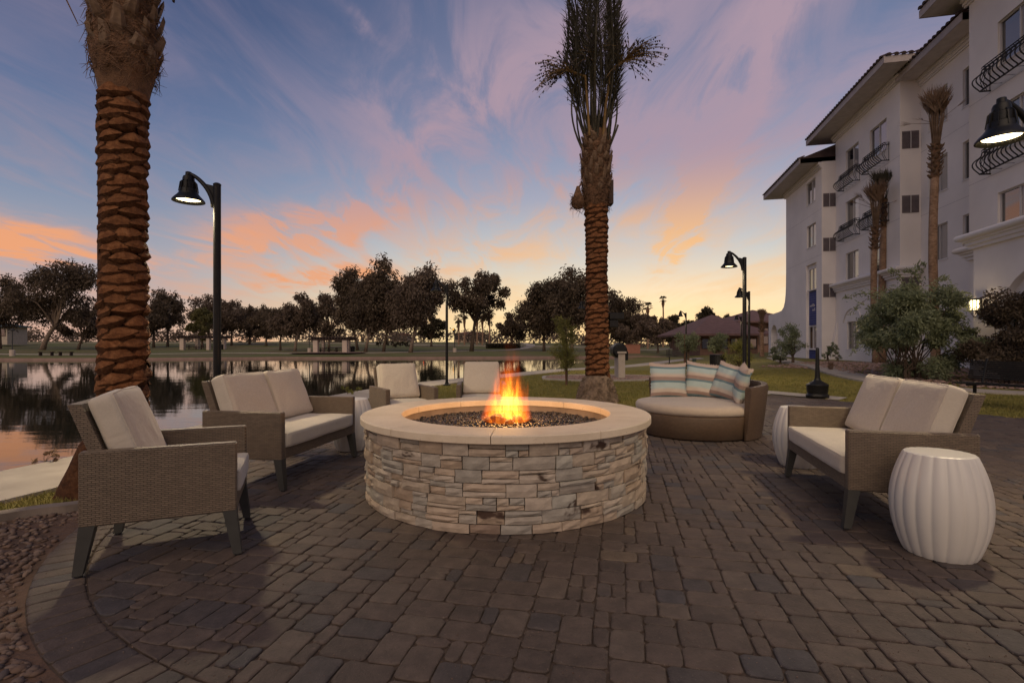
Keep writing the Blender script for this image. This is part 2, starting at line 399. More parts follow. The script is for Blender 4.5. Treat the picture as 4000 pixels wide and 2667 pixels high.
def mat_fabric(name, c):
    m, t, b = new_mat(name); v = coords(t)
    a = t.noise(t.mapping(v, scale=(1,1,12)), 60.0, 2.0); g = t.noise(t.mapping(v, scale=(12,12,1)), 40.0, 2.0)
    x = t.math('ADD', t.math('MULTIPLY', a, 0.5), t.math('MULTIPLY', g, 0.5))
    t.put(b.inputs['Base Color'], t.ramp(x, [(0.3, col4(tuple(q*0.86 for q in c))), (0.7, col4(tuple(min(1,q*1.10) for q in c)))]))
    b.inputs['Roughness'].default_value = 0.95; b.inputs['Specular IOR Level'].default_value = 0.15
    b.inputs['Sheen Weight'].default_value = 0.25
    w1 = t.noise(v, 4.5, 3.0, 0.55, 0.6)
    nn = bump(t, b, x, 0.22, 0.002); n2_ = t.new('ShaderNodeBump'); n2_.inputs['Strength'].default_value = 0.45; n2_.inputs['Distance'].default_value = 0.035
    t.put(n2_.inputs['Height'], w1); t.put(n2_.inputs['Normal'], nn); t.l.new(n2_.outputs[0], b.inputs['Normal']); return m
MAT['cushion'] = mat_fabric('cushion', (0.50,0.44,0.36))
MAT['cushion_warm'] = mat_fabric('cushion_warm', (0.47,0.38,0.295))

def mat_stripe():
    m, t, b = new_mat('striped_fabric'); u = t.sep(coords(t, 'UV')); v = coords(t)
    tan=S(192,172,156); teal=S(110,134,140); aqua=S(176,192,188); beige=S(200,186,170); mauve=S(156,134,122)
    tt = t.math('ADD', u[1], t.math('MULTIPLY', t.math('SUBTRACT', t.noise(v, 6.0, 2.0), 0.5), 0.012))
    c = t.ramp(tt, [(0.0,teal),(0.05,teal),(0.056,mauve),(0.145,mauve),(0.15,beige),(0.22,beige),(0.29,aqua),(0.425,aqua),(0.43,teal),(0.485,teal),
                    (0.49,mauve),(0.585,mauve),(0.59,tan),(0.65,beige),(0.72,aqua),(0.83,aqua),(0.835,teal),(0.89,teal),(0.895,tan),(1.0,tan)])
    f = t.noise(v, 220.0, 2.0); c = t.mix(0.22, c, t.mix(f, (0.5,0.5,0.5,1), (1,1,1,1)), 'MULTIPLY')
    t.put(b.inputs['Base Color'], c); b.inputs['Roughness'].default_value = 0.95; b.inputs['Specular IOR Level'].default_value = 0.15
    bump(t, b, t.noise(v, 12.0, 3.0), 0.5, 0.012); return m
MAT['stripe'] = mat_stripe()

def mat_paver(name, attr):
    m, t, b = new_mat(name)
    if attr:
        a = t.new('ShaderNodeAttribute', attribute_name='tint'); r = a.outputs['Fac']
    else: r = t.new('ShaderNodeObjectInfo').outputs['Random']
    v = coords(t, 'Object') if attr else t.new('ShaderNodeNewGeometry').outputs['Position']
    c = t.ramp(r, [(0.0,(0.0931,0.0690,0.0560,1)),(0.20,(0.1092,0.0814,0.0661,1)),(0.40,(0.0845,0.0628,0.0515,1)),(0.58,(0.1007,0.0742,0.0605,1)),(0.74,(0.0760,0.0628,0.0594,1)),(0.86,(0.1187,0.0906,0.0728,1)),(0.94,(0.0703,0.0618,0.0638,1)),(0.98,(0.1377,0.1030,0.0739,1))], 'CONSTANT')
    n = t.noise(v, 11.0, 6.0, 0.7); g = t.noise(v, 75.0, 4.0, 0.75); bl = t.noise(v, 2.2, 3.0)
    c = t.mix(t.maprange(n, 0.3, 0.75), t.mix(1.0, c, (0.66,0.64,0.62,1), 'MULTIPLY'), t.mix(1.0, c, (1.15,1.1,1.05,1), 'MULTIPLY'))
    c = t.mix(t.math('MULTIPLY', t.maprange(bl, 0.5, 0.75), 0.5), c, (0.115,0.080,0.060,1))
    c = t.mix(t.math('MULTIPLY', t.maprange(g, 0.60, 0.74), 0.65), c, (0.24,0.19,0.15,1))
    c = t.mix(t.math('MULTIPLY', t.maprange(g, 0.42, 0.30), 0.6), c, (0.024,0.016,0.012,1))
    t.put(b.inputs['Base Color'], c); b.inputs['Roughness'].default_value = 0.66; b.inputs['Specular IOR Level'].default_value = 0.4
    h = t.math('ADD', t.math('MULTIPLY', n, 0.7), t.math('MULTIPLY', g, 0.3)); bump(t, b, h, 1.0, 0.010); return m
MAT['paver'] = mat_paver('paver', False); MAT['paver_far'] = mat_paver('paver_far', True)

def mat_stone():
    m, t, b = new_mat('ledge_stone'); r = t.new('ShaderNodeObjectInfo').outputs['Random']
    v = t.new('ShaderNodeNewGeometry').outputs['Position']
    c = t.ramp(r, [(0.0,(0.43,0.36,0.285,1)),(0.22,(0.385,0.345,0.295,1)),(0.42,(0.45,0.365,0.285,1)),(0.60,(0.35,0.325,0.285,1)),(0.74,(0.47,0.405,0.335,1)),(0.86,(0.385,0.30,0.225,1)),(0.94,(0.27,0.20,0.155,1)),(0.97,(0.40,0.385,0.34,1))], 'CONSTANT')
    vv = t.mapping(v, scale=(1,1,1.8))
    n = t.noise(vv, 11.0, 6.0, 0.62, 0.3); s2 = t.noise(vv, 3.1, 4.0, 0.6, 0.4); g = t.noise(v, 70.0, 4.0, 0.65)
    c = t.mix(t.maprange(n, 0.32, 0.72), t.mix(1.0, c, (0.78,0.75,0.72,1), 'MULTIPLY'), t.mix(1.0, c, (1.08,1.05,1.0,1), 'MULTIPLY'))
    c = t.mix(t.math('MULTIPLY', t.maprange(s2, 0.58, 0.66), t.maprange(r, 0.66, 0.70)), c, (0.060,0.034,0.023,1))
    c = t.mix(t.math('MULTIPLY', t.maprange(n, 0.66, 0.80), 0.22), c, (0.52,0.48,0.44,1))
    t.put(b.inputs['Base Color'], c); b.inputs['Roughness'].default_value = 0.8; b.inputs['Specular IOR Level'].default_value = 0.3
    h = t.math('ADD', t.math('MULTIPLY', n, 0.75), t.math('MULTIPLY', g, 0.25)); bump(t, b, h, 0.5, 0.010); return m
MAT['stone'] = mat_stone()

def mat_coping():
    m, t, b = new_mat('cast_coping'); v = t.new('ShaderNodeNewGeometry').outputs['Position']
    n = t.noise(v, 3.5, 5.0, 0.6); g = t.noise(v, 60.0, 4.0, 0.6); p = t.noise(v, 38.0, 1.0)
    c = t.mix(t.maprange(n, 0.3, 0.7), (0.60,0.49,0.355,1), (0.70,0.585,0.44,1))
    c = t.mix(t.math('MULTIPLY', t.maprange(g, 0.5, 0.8), 0.3), c, (0.36,0.28,0.19,1))
    c = t.mix(t.math('MULTIPLY', t.maprange(p, 0.74, 0.79), 0.6), c, (0.18,0.14,0.10,1))
    t.put(b.inputs['Base Color'], c); b.inputs['Roughness'].default_value = 0.72; b.inputs['Specular IOR Level'].default_value = 0.35
    bump(t, b, t.math('SUBTRACT', t.math('MULTIPLY', g, 0.4), t.maprange(p, 0.72, 0.8)), 0.25, 0.004); return m
MAT['coping'] = mat_coping()

def mat_random(name, stops, rough=0.85, bs=0.5):
    m, t, b = new_mat(name); g = t.new('ShaderNodeNewGeometry')
    t.put(b.inputs['Base Color'], t.ramp(g.outputs['Random Per Island'], stops)); b.inputs['Roughness'].default_value = rough
    bump(t, b, t.noise(g.outputs['Position'], 40.0, 4.0), bs, 0.008); return m
MAT['gravel'] = mat_random('gravel', [(0.0,(0.105,0.064,0.044,1)),(0.3,(0.155,0.097,0.068,1)),(0.6,(0.125,0.085,0.066,1)),(0.8,(0.21,0.142,0.105,1)),(1.0,(0.085,0.066,0.062,1))])
MAT['pink_gravel'] = mat_random('pink_gravel', [(0.0,(0.22,0.14,0.11,1)),(0.5,(0.32,0.21,0.17,1)),(1.0,(0.26,0.19,0.16,1))])
MAT['lava'] = mat_random('lava', [(0.0,(0.012,0.010,0.009,1)),(0.6,(0.028,0.024,0.020,1)),(1.0,(0.075,0.06,0.05,1))], 0.16, 0.3)
MAT['char'] = simple('char', (0.05,0.028,0.018), 0.85, 0, 0.6, 16, 0.9, 0.02)

def mat_boot(name, k):
    m, t, b = new_mat(name); v = t.new('ShaderNodeNewGeometry').outputs['Position']
    n = t.noise(t.mapping(v, scale=(1,1,1.6)), 16.0, 6.0, 0.68, 0.5); r = t.new('ShaderNodeObjectInfo').outputs['Random']
    g = t.noise(t.mapping(v, scale=(60,60,8)), 1.0, 4.0)
    c = t.ramp(n, [(0.25,(0.040,0.019,0.010,1)),(0.45,(0.125,0.062,0.030,1)),(0.62,(0.205,0.115,0.060,1)),(0.8,(0.30,0.20,0.125,1))])
    c = t.mix(t.math('MULTIPLY', t.maprange(g, 0.5, 0.75), 0.5), c, (0.07,0.038,0.020,1))
    c = t.mix(t.math('MULTIPLY', r, 0.35), c, (0.10,0.06,0.035,1)); c = t.mix(1.0, c, (0.85*k,0.66*k,0.52*k,1), 'MULTIPLY')
    t.put(b.inputs['Base Color'], c); b.inputs['Roughness'].default_value = 0.92; b.inputs['Specular IOR Level'].default_value = 0.2
    bump(t, b, t.math('ADD', n, t.math('MULTIPLY', g, 0.5)), 1.0, 0.02); return m
MAT['boot'] = mat_boot('palm_boot', 0.62); MAT['boot_cut'] = mat_boot('palm_boot_cut', 1.5)

def mat_water():
    m, t, b = new_mat('lake_water'); v = coords(t)
    b.inputs['Base Color'].default_value = (0.012,0.016,0.010,1); b.inputs['Roughness'].default_value = 0.035
    b.inputs['IOR'].default_value = 1.33; b.inputs['Specular IOR Level'].default_value = 1.0
    n = t.noise(t.mapping(v, scale=(0.35,1.0,1)), 3.0, 3.0, 0.5); n2_ = t.noise(t.mapping(v, scale=(0.3,1.0,1)), 0.7, 2.0, 0.5)
    bump(t, b, t.math('ADD', t.math('MULTIPLY', n, 0.35), n2_), 0.10, 0.05); return m
MAT['water'] = mat_water()

def mat_tiles():
    m, t, b = new_mat('blue_tiles'); x, y, z = t.sep(coords(t))
    br = t.new('ShaderNodeTexBrick'); t.put(br.inputs['Vector'], t.comb(t.math('ADD', x, y), z, 0.0)); br.offset = 0.0
    br.inputs['Scale'].default_value = 1.0; br.inputs['Brick Width'].default_value = 0.34; br.inputs['Row Height'].default_value = 0.155
    br.inputs['Mortar Size'].default_value = 0.007; br.inputs['Color1'].default_value = (0.030,0.042,0.175,1); br.inputs['Color2'].default_value = (0.042,0.056,0.21,1)
    br.inputs['Mortar'].default_value = (0.26,0.26,0.34,1)
    t.put(b.inputs['Base Color'], br.outputs[0]); b.inputs['Roughness'].default_value = 0.6; b.inputs['Specular IOR Level'].default_value = 0.1; bump(t, b, t.math('SUBTRACT', 1.0, br.outputs['Fac']), 0.4, 0.01); return m
MAT['blue_tile'] = mat_tiles()

def mat_fantrunk():
    m, t, b = new_mat('fan_palm_trunk'); x, y, z = t.sep(coords(t))
    n = t.noise(coords(t), 3.0, 4.0); rg = t.noise(t.comb(t.math('MULTIPLY', x, 0.6), t.math('MULTIPLY', y, 0.6), z), 16.0, 3.0, 0.6)
    t.put(b.inputs['Base Color'], t.ramp(t.math('ADD', t.math('MULTIPLY', n, 0.4), t.math('MULTIPLY', rg, 0.6)), [(0.3,(0.12,0.066,0.038,1)),(0.5,(0.27,0.165,0.10,1)),(0.7,(0.40,0.26,0.17,1))]))
    b.inputs['Roughness'].default_value = 0.9; bump(t, b, rg, 0.9, 0.03); return m
MAT['fan_trunk'] = mat_fantrunk()
# ================================================================ SETTING
PIT = Vector((-0.05, 4.39, 0.0)); PIT_R = 1.20
def catmull(pts, n=10):
    pts = [Vector(p) for p in pts]; q = [2*pts[0]-pts[1]] + pts + [2*pts[-1]-pts[-2]]; out = []
    for i in range(1, len(q)-2):
        for k in range(n):
            t = k/n; a,b,c,e = q[i-1],q[i],q[i+1],q[i+2]
            out.append(0.5*((2*b)+(c-a)*t+(2*a-5*b+4*c-e)*t*t+(3*b-a-3*c+e)*t*t*t))
    out.append(q[-2]); return out
def sstep(a, b, x): t = np.clip((x-a)/(b-a), 0, 1); return t*t*(3-2*t)
WALK = catmull([(-9.0,-8,0),(-6.3,0.6,0),(-4.8,4.8,0),(-4.62,7.6,0),(-4.15,12.2,0),(-2.95,16,0),(-0.45,20.4,0),(2.1,24.6,0),(6.0,28.6,0),(12.4,39.5,0),(18.5,48,0),(26,56,0)], 8)
SHORE = [p for p in WALK if p.y < 24.7 and p.x < 2.2]
LAKE = [(p.x, p.y) for p in SHORE] + [(2.9,34),(5.5,39),(9.4,45),(14,51),(18.6,58),(17.2,61.3),(12.9,61.5),(6,60.2),(0,59.2),(-7,58.2),(-14.3,57.2),(-21,57.0),(-28,56.2),(-37.8,53.4),(-42,51.9),(-51.6,51.6),(-90,50),(-130,36),(-130,-40),(-12,-30)]
def lake_sd(X, Y):                      # negative inside
    n = len(LAKE); best = np.full(X.shape, 1e9); ins = np.zeros(X.shape, bool)
    for i in range(n):
        ax, ay = LAKE[i]; bx, by = LAKE[(i+1) % n]; ex, ey = bx-ax, by-ay
        t = np.clip(((X-ax)*ex + (Y-ay)*ey) / (ex*ex+ey*ey), 0, 1)
        best = np.minimum(best, (X-ax-t*ex)**2 + (Y-ay-t*ey)**2)
        if ay != by:
            c = ((ay > Y) != (by > Y)) & (X < (bx-ax)*(Y-ay)/(by-ay) + ax); ins ^= c
    dd = np.sqrt(best); return np.where(ins, -dd, dd)
def ground_z(X, Y):
    X = np.asarray(X, float); Y = np.asarray(Y, float)
    z = np.full(X.shape, -0.02)
    z = z + 0.27*sstep(6.0, 11.5, X-0.21*Y)*sstep(13, 24, Y)
    far = np.interp(Y, [50,57,70,85,110,140,400], [0,-0.10,0.12,0.35,1.0,1.6,2.2])
    z = z + (far + 0.4*sstep(0,-40,X)*sstep(75,120,Y))*(1-0.8*sstep(8,24,X-0.05*(Y-57)))
    z = z + 0.10*np.sin(X*0.11+1.0)*np.sin(Y*0.13)*sstep(60, 80, Y)
    sd = lake_sd(X, Y)
    z = np.where(Y > 24, np.minimum(z, -0.40+np.maximum(sd,0)*0.30), z)
    z = np.where(sd < 0, -0.42 + np.maximum(sd, -3)*0.25, z)
    return z
def gz(x, y): return float(ground_z(np.array([x]), np.array([y]))[0])

def axis(segs):
    out = [segs[0][0]]
    for a, b, st in segs:
        n = max(1, round((b-a)/st)); out += [a+(b-a)*(i+1)/n for i in range(n)]
    return np.array(out)
gx = axis([(-900,-120,60),(-120,-40,5),(-40,-10,1.5),(-10,18,0.45),(18,40,1.5),(40,120,6),(120,900,60)])
gy = axis([(-200,-10,15),(-10,0,1.5),(0,30,0.45),(30,70,0.8),(70,130,3),(130,300,17),(300,1500,120)])
GX, GY = np.meshgrid(gx, gy); GZ = ground_z(GX, GY)
nx, ny = len(gx), len(gy); idx = np.arange(nx*ny).reshape(ny, nx)
quads = np.stack([idx[:-1,:-1], idx[:-1,1:], idx[1:,1:], idx[1:,:-1]], -1).reshape(-1,4)
gme = np_mesh('ground', np.stack([GX,GY,GZ], -1).reshape(-1,3), quads, MAT['grass'])
gme.polygons.foreach_set('use_smooth', [True]*len(gme.polygons))
kind(link('ground', gme), 'structure')

mb = MB(); mb.add([(-140,-40,-0.40),(30,-40,-0.40),(30,70,-0.40),(-140,70,-0.40)], [(0,1,2,3)])
kind(part('lake_water', mb, MAT['water']), 'structure')

# lakeside walk: a slab with control joints
def ribbon(path, o0, o1, z0, z1, zfun=None):
    m = MB(); L = []; 
    for i, p in enumerate(path):
        t = (path[min(i+1,len(path)-1)] - path[max(i-1,0)]); t.z = 0; t.normalize(); nrm = Vector((t.y, -t.x, 0))
        zz = zfun(p.x, p.y) if zfun else 0.0
        a = p + nrm*o0; b = p + nrm*o1
        L.append([(a.x,a.y,zz+z0),(a.x,a.y,zz+z1),(b.x,b.y,zz+z1),(b.x,b.y,zz+z0)])
    v = [q for r in L for q in r]; fs = []
    for i in range(len(L)-1):
        for k in range(4): fs.append((4*i+k, 4*i+(k+1)%4, 4*i+4+(k+1)%4, 4*i+4+k))
    fs += [(0,1,2,3), tuple(4*(len(L)-1)+k for k in (3,2,1,0))]
    m.add(v, fs); return m
def slab_walk(name, path, o0, o1, mat, step=1.5, top=0.012, zfun=None, bottom=-0.3):
    base_ = kind(part(name, ribbon(path, o0+0.01, o1-0.01, bottom, top-0.010, zfun), mat), 'structure')
    acc = [0.0]
    for i in range(1, len(path)): acc.append(acc[-1] + (path[i]-path[i-1]).length)
    def at(s):
        s = max(0, min(acc[-1]-1e-6, s)); i = max(k for k in range(len(acc)-1) if acc[k] <= s)
        return path[i].lerp(path[i+1], (s-acc[i])/(acc[i+1]-acc[i]))
    s = 0.0
    while s < acc[-1]-0.2:
        e = min(s+step, acc[-1]); mid = at((s+e)/2)
        sub = [at(s+0.006), at(s+(e-s)*0.33), at(s+(e-s)*0.66), at(e-0.006)]
        if -2 < mid.y < 60: part('slab', ribbon(sub, o0, o1, top-0.06 if bottom > -0.2 else -0.2, top, zfun), mat, base_)
        s = e
    return base_
slab_walk('lakeside_path', WALK, 0.0, 1.12, MAT['concrete'], 1.6)
GP = catmull([(18.5,36,0),(16.2,30,0),(14.6,24.7,0),(12.4,18.6,0),(11.7,15,0),(12.6,12.6,0),(17,11,0)], 8)
slab_walk('garden_path', GP, -0.55, 0.55, MAT['concrete'], 1.5, 0.02, lambda x,y: gz(x,y)+0.02, -0.1)
# far bank: low stone edging at the waterline and a pale park path
FAR = catmull([(-130,36.4,0),(-90,50.4,0),(-51.6,52.0,0),(-42,52.3,0),(-37.8,53.8,0),(-28,56.6,0),(-21,57.4,0),(-14.3,57.6,0),(-7,58.6,0),(0,59.6,0),(6,60.6,0),(12.9,61.9,0),(17.4,61.7,0),(19.0,58,0)], 6)
kind(part('shore_edging', ribbon(FAR, -0.35, 0.45, -0.8, -0.20), MAT['path_dirt']), 'structure')
PP = catmull([(-120,66,0),(-80,66,0),(-52,62,0),(-36,68,0),(-26,66,0),(-14,72,0),(-4,80,0),(2,92,0),(4,110,0),(3,140,0)], 8)
kind(part('park_path', ribbon(PP, -0.9, 0.9, -0.2, 0.05, gz), MAT['concrete']), 'structure')
PP2 = catmull([(-120,122,0),(-50,118,0),(-10,108,0),(10,100,0),(30,98,0),(60,100,0)], 8)
kind(part('park_road', ribbon(PP2, -2.6, 2.6, -0.2, 0.06, gz), MAT['concrete']), 'structure')

# ---------------------------------------------------------------- paver patio
EY = Vector((0.2055, 0.9787, 0)); EX = Vector((0.9787, -0.2055, 0)); U = 0.070
RP = [(0.2,-1),(13,-1),(13,8.0),(8.28,8.28),(7.0,11.0),(6.3,12.4),(5.2,11.3),(3.6,8.5),(1.8,7.9),(-1.4,8.1),(-2.0,6.5),(0.2,6.0)]
def inpoly(x, y, poly):
    r = False; n = len(poly)
    for i in range(n):
        ax, ay = poly[i]; bx, by = poly[(i+1)%n]
        if (ay > y) != (by > y) and x < (bx-ax)*(y-ay)/(by-ay)+ax: r = not r
    return r
def inpoly_np(x, y, poly):
    x = np.asarray(x, float); y = np.asarray(y, float); r = np.zeros(x.shape, bool); n = len(poly)
    for i in range(n):
        ax, ay = poly[i]; bx, by = poly[(i+1)%n]
        if ay != by: r ^= ((ay > y) != (by > y)) & (x < (bx-ax)*(y-ay)/(by-ay)+ax)
    return r
def cut_circle(poly, R_, n=160):
    for k in range(n):
        q = 2*PI*k/n; nxx, nyy = math.cos(q), math.sin(q); out = []
        dist = [(p[0]-PIT.x)*nxx + (p[1]-PIT.y)*nyy - R_ for p in poly]
        if max(dist) <= 0: continue
        for i in range(len(poly)):
            a, b = poly[i], poly[(i+1)%len(poly)]; da, db = dist[i], dist[(i+1)%len(poly)]
            if da <= 0: out.append(a)
            if (da < 0 < db) or (db < 0 < da):
                t = da/(da-db); out.append((a[0]+(b[0]-a[0])*t, a[1]+(b[1]-a[1])*t))
        poly = out
        if len(poly) < 3: return []
    return poly
def area(p): return 0.5*abs(sum(p[i][0]*p[(i+1)%len(p)][1]-p[(i+1)%len(p)][0]*p[i][1] for i in range(len(p))))
def paver_geo(poly, jit=0.0):            # poly in local xy around its centre -> verts, faces
    n = len(poly); cx = sum(p[0] for p in poly)/n; cy = sum(p[1] for p in poly)/n
    def inset(p, dd):
        l = math.hypot(p[0]-cx, p[1]-cy) or 1; k = max(0, l-dd)/l; return (cx+(p[0]-cx)*k, cy+(p[1]-cy)*k)
    v = [(p[0],p[1],-0.05) for p in poly] + [(p[0],p[1],-0.0050) for p in poly]
    v += [inset(p, 0.004)+(-0.0015,) for p in poly] + [inset(p, 0.012)+(0.0,) for p in poly]
    fs = [tuple(range(3*n, 4*n))]
    for k in range(3): fs += [(k*n+i, k*n+(i+1)%n, (k+1)*n+(i+1)%n, (k+1)*n+i) for i in range(n)]
    return v, fs
def rect_outline(w_, h_, rng):
    c = 0.016; g = 0.0032; a, b = w_/2-g, h_/2-g; j = lambda: rng.uniform(-0.0042, 0.0036)
    pts = []
    for (x0,y0,x1,y1) in [(-a+c,-b,a-c,-b),(a,-b+c,a,b-c),(a-c,b,-a+c,b),(-a,b-c,-a,-b+c)]:
        for t in (0.0, 0.5, 1.0): pts.append((x0+(x1-x0)*t+j(), y0+(y1-y0)*t+j()))
    return pts
rngp = random.Random(5)
NA, NB, A0, B0 = 280, 200, -5.5, -1.5
occ = np.zeros((NA, NB), bool); cells = []
for jb in range(NB):
    for ia in range(NA):
        if occ[ia, jb]: continue
        opts = [(3,2),(3,2),(3,2),(2,2),(2,2),(2,3),(2,1),(2,3),(1,2)]; rngp.shuffle(opts); opts += [(2,1),(1,2),(1,1)]
        for (a, b) in opts:
            if ia+a <= NA and jb+b <= NB and not occ[ia:ia+a, jb:jb+b].any():
                occ[ia:ia+a, jb:jb+b] = True; cells.append((ia, jb, a, b)); break
variants = {}
patio = MB()
ring = [(PIT.x+2.99*math.cos(2*PI*k/120), PIT.y+2.99*math.sin(2*PI*k/120), -0.013) for k in range(120)]
patio.add(ring, [tuple(range(120))]); patio.add([(x,y,-0.0135) for x,y in RP], [tuple(range(len(RP)))])
patio_o = kind(part('patio', patio, MAT['joint']), 'structure')
pav = []
for (ia, jb, a, b) in cells:
    ca = A0 + (ia + a/2)*U; cb = B0 + (jb + b/2)*U; c = EX*ca + EY*cb
    if c.y < 1.1 or abs(c.x) > 1.2*c.y + 1.2: continue
    rp = inpoly(c.x, c.y, RP); dc = math.hypot(c.x-PIT.x, c.y-PIT.y)
    if dc < 0.95: continue
    if not rp and dc > 2.95: continue
    pav.append((c, a, b, rp, dc))
pav.sort(key=lambda q: -q[1]*q[2]/q[0].y**3)
vis = lambda c: abs(c.x) < 1.03*c.y and c.y > 1.75
stuff = MB(); tint = []; count = 0
rotz = math.atan2(EX.y, EX.x)
for (c, a, b, rp, dc) in pav:
    key = (a, b, rngp.randrange(5)); 
    if key not in variants: variants[key] = rect_outline(a*U, b*U, rngp)
    out = variants[key]; mesh = None
    jz = rngp.uniform(-0.003, 0.0015); tx, ty = rngp.uniform(-0.008,0.008), rngp.uniform(-0.008,0.008)
    if not rp and dc > 2.5:
        wp = [(c.x+EX.x*p[0]+EY.x*p[1], c.y+EX.y*p[0]+EY.y*p[1]) for p in out]
        if max(math.hypot(p[0]-PIT.x, p[1]-PIT.y) for p in wp) > 2.762:
            wp = cut_circle(wp, 2.762)
            if not wp or area(wp) < 0.0022: continue
            out = [((p[0]-c.x)*EX.x+(p[1]-c.y)*EX.y, (p[0]-c.x)*EY.x+(p[1]-c.y)*EY.y) for p in wp]; key = None
    v, fs = paver_geo(out)
    if count < 225 and vis(c):
        if key is None or ('m', key) not in variants:
            m_ = MB(); m_.add(v, fs); mesh = m_.mesh('paver', MAT['paver'])
            if key: variants[('m', key)] = mesh
        else: mesh = variants[('m', key)]
        place(link('paver', mesh, patio_o), (c.x, c.y, jz), (tx, ty, rotz)); count += 1
    else:
        stuff.add([(c.x+EX.x*p[0]+EY.x*p[1], c.y+EX.y*p[0]+EY.y*p[1], p[2]+jz+tx*p[0]) for p in v], fs); tint += [rngp.random()]*len(v)
so = kind(part('pavers', stuff, MAT['paver_far'], patio_o), 'stuff')
at_ = so.data.attributes.new('tint', 'FLOAT', 'POINT'); at_.data.foreach_set('value', tint)
# sand grit swept into the joints
rq = random.Random(61); gp_ = []
while len(gp_) < 2600:
    y = 1.7+5.5*rq.random()**1.8; x = rq.uniform(-1,1)*1.03*y
    if (inpoly(x,y,RP) or math.hypot(x-PIT.x,y-PIT.y) < 2.95) and math.hypot(x-PIT.x,y-PIT.y) > 1.22: gp_.append((x,y,-0.001))
GRIT = gp_
# soldier-course border
NB_ = 172; bms = []
for k in range(3):
    m_ = MB(); g = 0.0035; a1 = 2*PI/NB_/2; j = lambda: rngp.uniform(-0.002,0.002)
    r0, r1 = 2.772, 2.985
    pl = []
    for (r, s_) in [(r0,-1),(r1,-1),(r1,1),(r0,1)]:
        th = s_*(a1 - g/r); pl.append((r*math.cos(th)+j(), r*math.sin(th)+j()))
    o2 = []
    for i in range(4):
        p, q = pl[i], pl[(i+1)%4]; l = math.hypot(q[0]-p[0], q[1]-p[1]); c_ = 0.010/l
        for t in (c_, 0.5, 1-c_): o2.append((p[0]+(q[0]-p[0])*t+j(), p[1]+(q[1]-p[1])*t+j()))
    o2 = [(p[0]-2.878, p[1]) for p in o2]; v, fs = paver_geo(o2); m_.add(v, fs); bms.append(m_.mesh('border_brick', MAT['paver']))
for k in range(NB_):
    th = 2*PI*k/NB_; x, y = PIT.x+2.878*math.cos(th), PIT.y+2.878*math.sin(th)
    if x > 0.1 or inpoly(x, y, RP) or y > 6.9: continue
    if y < 1.5: continue
    place(link('border_brick', bms[k%3], patio_o), (x, y, rngp.uniform(-0.003,0.002)), (0,0,th))

# ---------------------------------------------------------------- gravel bed, curb, grass strip at the left
CURB = catmull([(-5.5,1.1,0),(-4.5,2.5,0),(-3.54,3.53,0),(-3.21,3.75,0),(-3.03,3.98,0),(-3.02,4.3,0)], 8)
bed = [(-6.5,0.2),(-5.6,1.0)] + [(p.x,p.y) for p in CURB[4:]] + [(PIT.x+2.99*math.cos(math.radians(q)), PIT.y+2.99*math.sin(math.radians(q))) for q in range(182,272,3)] + [(-0.05,0.2)]
mb = MB(); mb.add([(x,y,-0.012 if i else -0.012) for i,(x,y) in enumerate(bed)], [tuple(range(len(bed)))])
kind(part('soil_bed', mb, MAT['soil']), 'structure')
kind(part('curb', ribbon(CURB, -0.055, 0.05, -0.1, 0.042), MAT['curb']), 'structure')
def pebble_proto(rng):
    bm = bmesh.new(); bmesh.ops.create_icosphere(bm, subdivisions=1, radius=1.0)
    for v in bm.verts: v.co *= rng.uniform(0.7, 1.15)
    vv = np.array([v.co[:] for v in bm.verts]); ff = np.array([[q.index for q in f.verts] for f in bm.faces]); bm.free(); return vv, ff
def scatter(name, pts, sizes, flat, mat, seed, parent=None, lift=0.35, proto='peb'):
    rng = random.Random(seed); nr = np.random.default_rng(seed)
    protos = [pebble_proto(rng) for _ in range(6)]
    if proto == 'chip': protos = [(p[0][:], p[1]) for p in protos]
    V = []; Fq = []; o = 0
    for p, s in zip(pts, sizes):
        vv, ff = protos[rng.randrange(6)]; e = Matrix.Rotation(rng.uniform(0,6.28),3,'Z') @ Matrix.Rotation(rng.uniform(-0.5,0.5),3,'X')
        sc = np.array([s*rng.uniform(0.8,1.35), s*rng.uniform(0.6,1.0), s*flat*rng.uniform(0.7,1.2)])
        V.append((vv*sc) @ np.array(e).T + np.array([p[0],p[1],p[2]+s*flat*lift])); Fq.append(ff+o); o += len(vv)
    off = np.array(world_off(parent)) if parent else 0
    return kind(link(name, np_mesh(name, np.concatenate(V)-off, np.concatenate(Fq), mat), parent), 'stuff')
pts = []; rg = random.Random(3)
while len(pts) < 6500:
    x, y = rg.uniform(-4.6,-1.3), rg.uniform(1.0,4.2)
    dc = math.hypot(x-PIT.x, y-PIT.y)
    if dc < 3.02 or not inpoly(x, y, bed): continue
    nz = noise.noise(Vector((x*1.6, y*1.6, 0)))
    if rg.random() < 0.45 - nz*1.2 - 0.35*(y < 2.3): continue
    pts.append((x, y, -0.012))
gs = [rg.choice([0.010,0.013,0.016,0.018,0.022,0.028]) for _ in pts]
scatter('sand_grit', GRIT, [rg.uniform(0.0012,0.0036) for _ in GRIT], 0.8, MAT['gravel'], 62, patio_o)
tag(scatter('gravel', pts, gs, 0.55, MAT['gravel'], 4), 'loose brown gravel stones in the bed beside the curb', 'gravel')

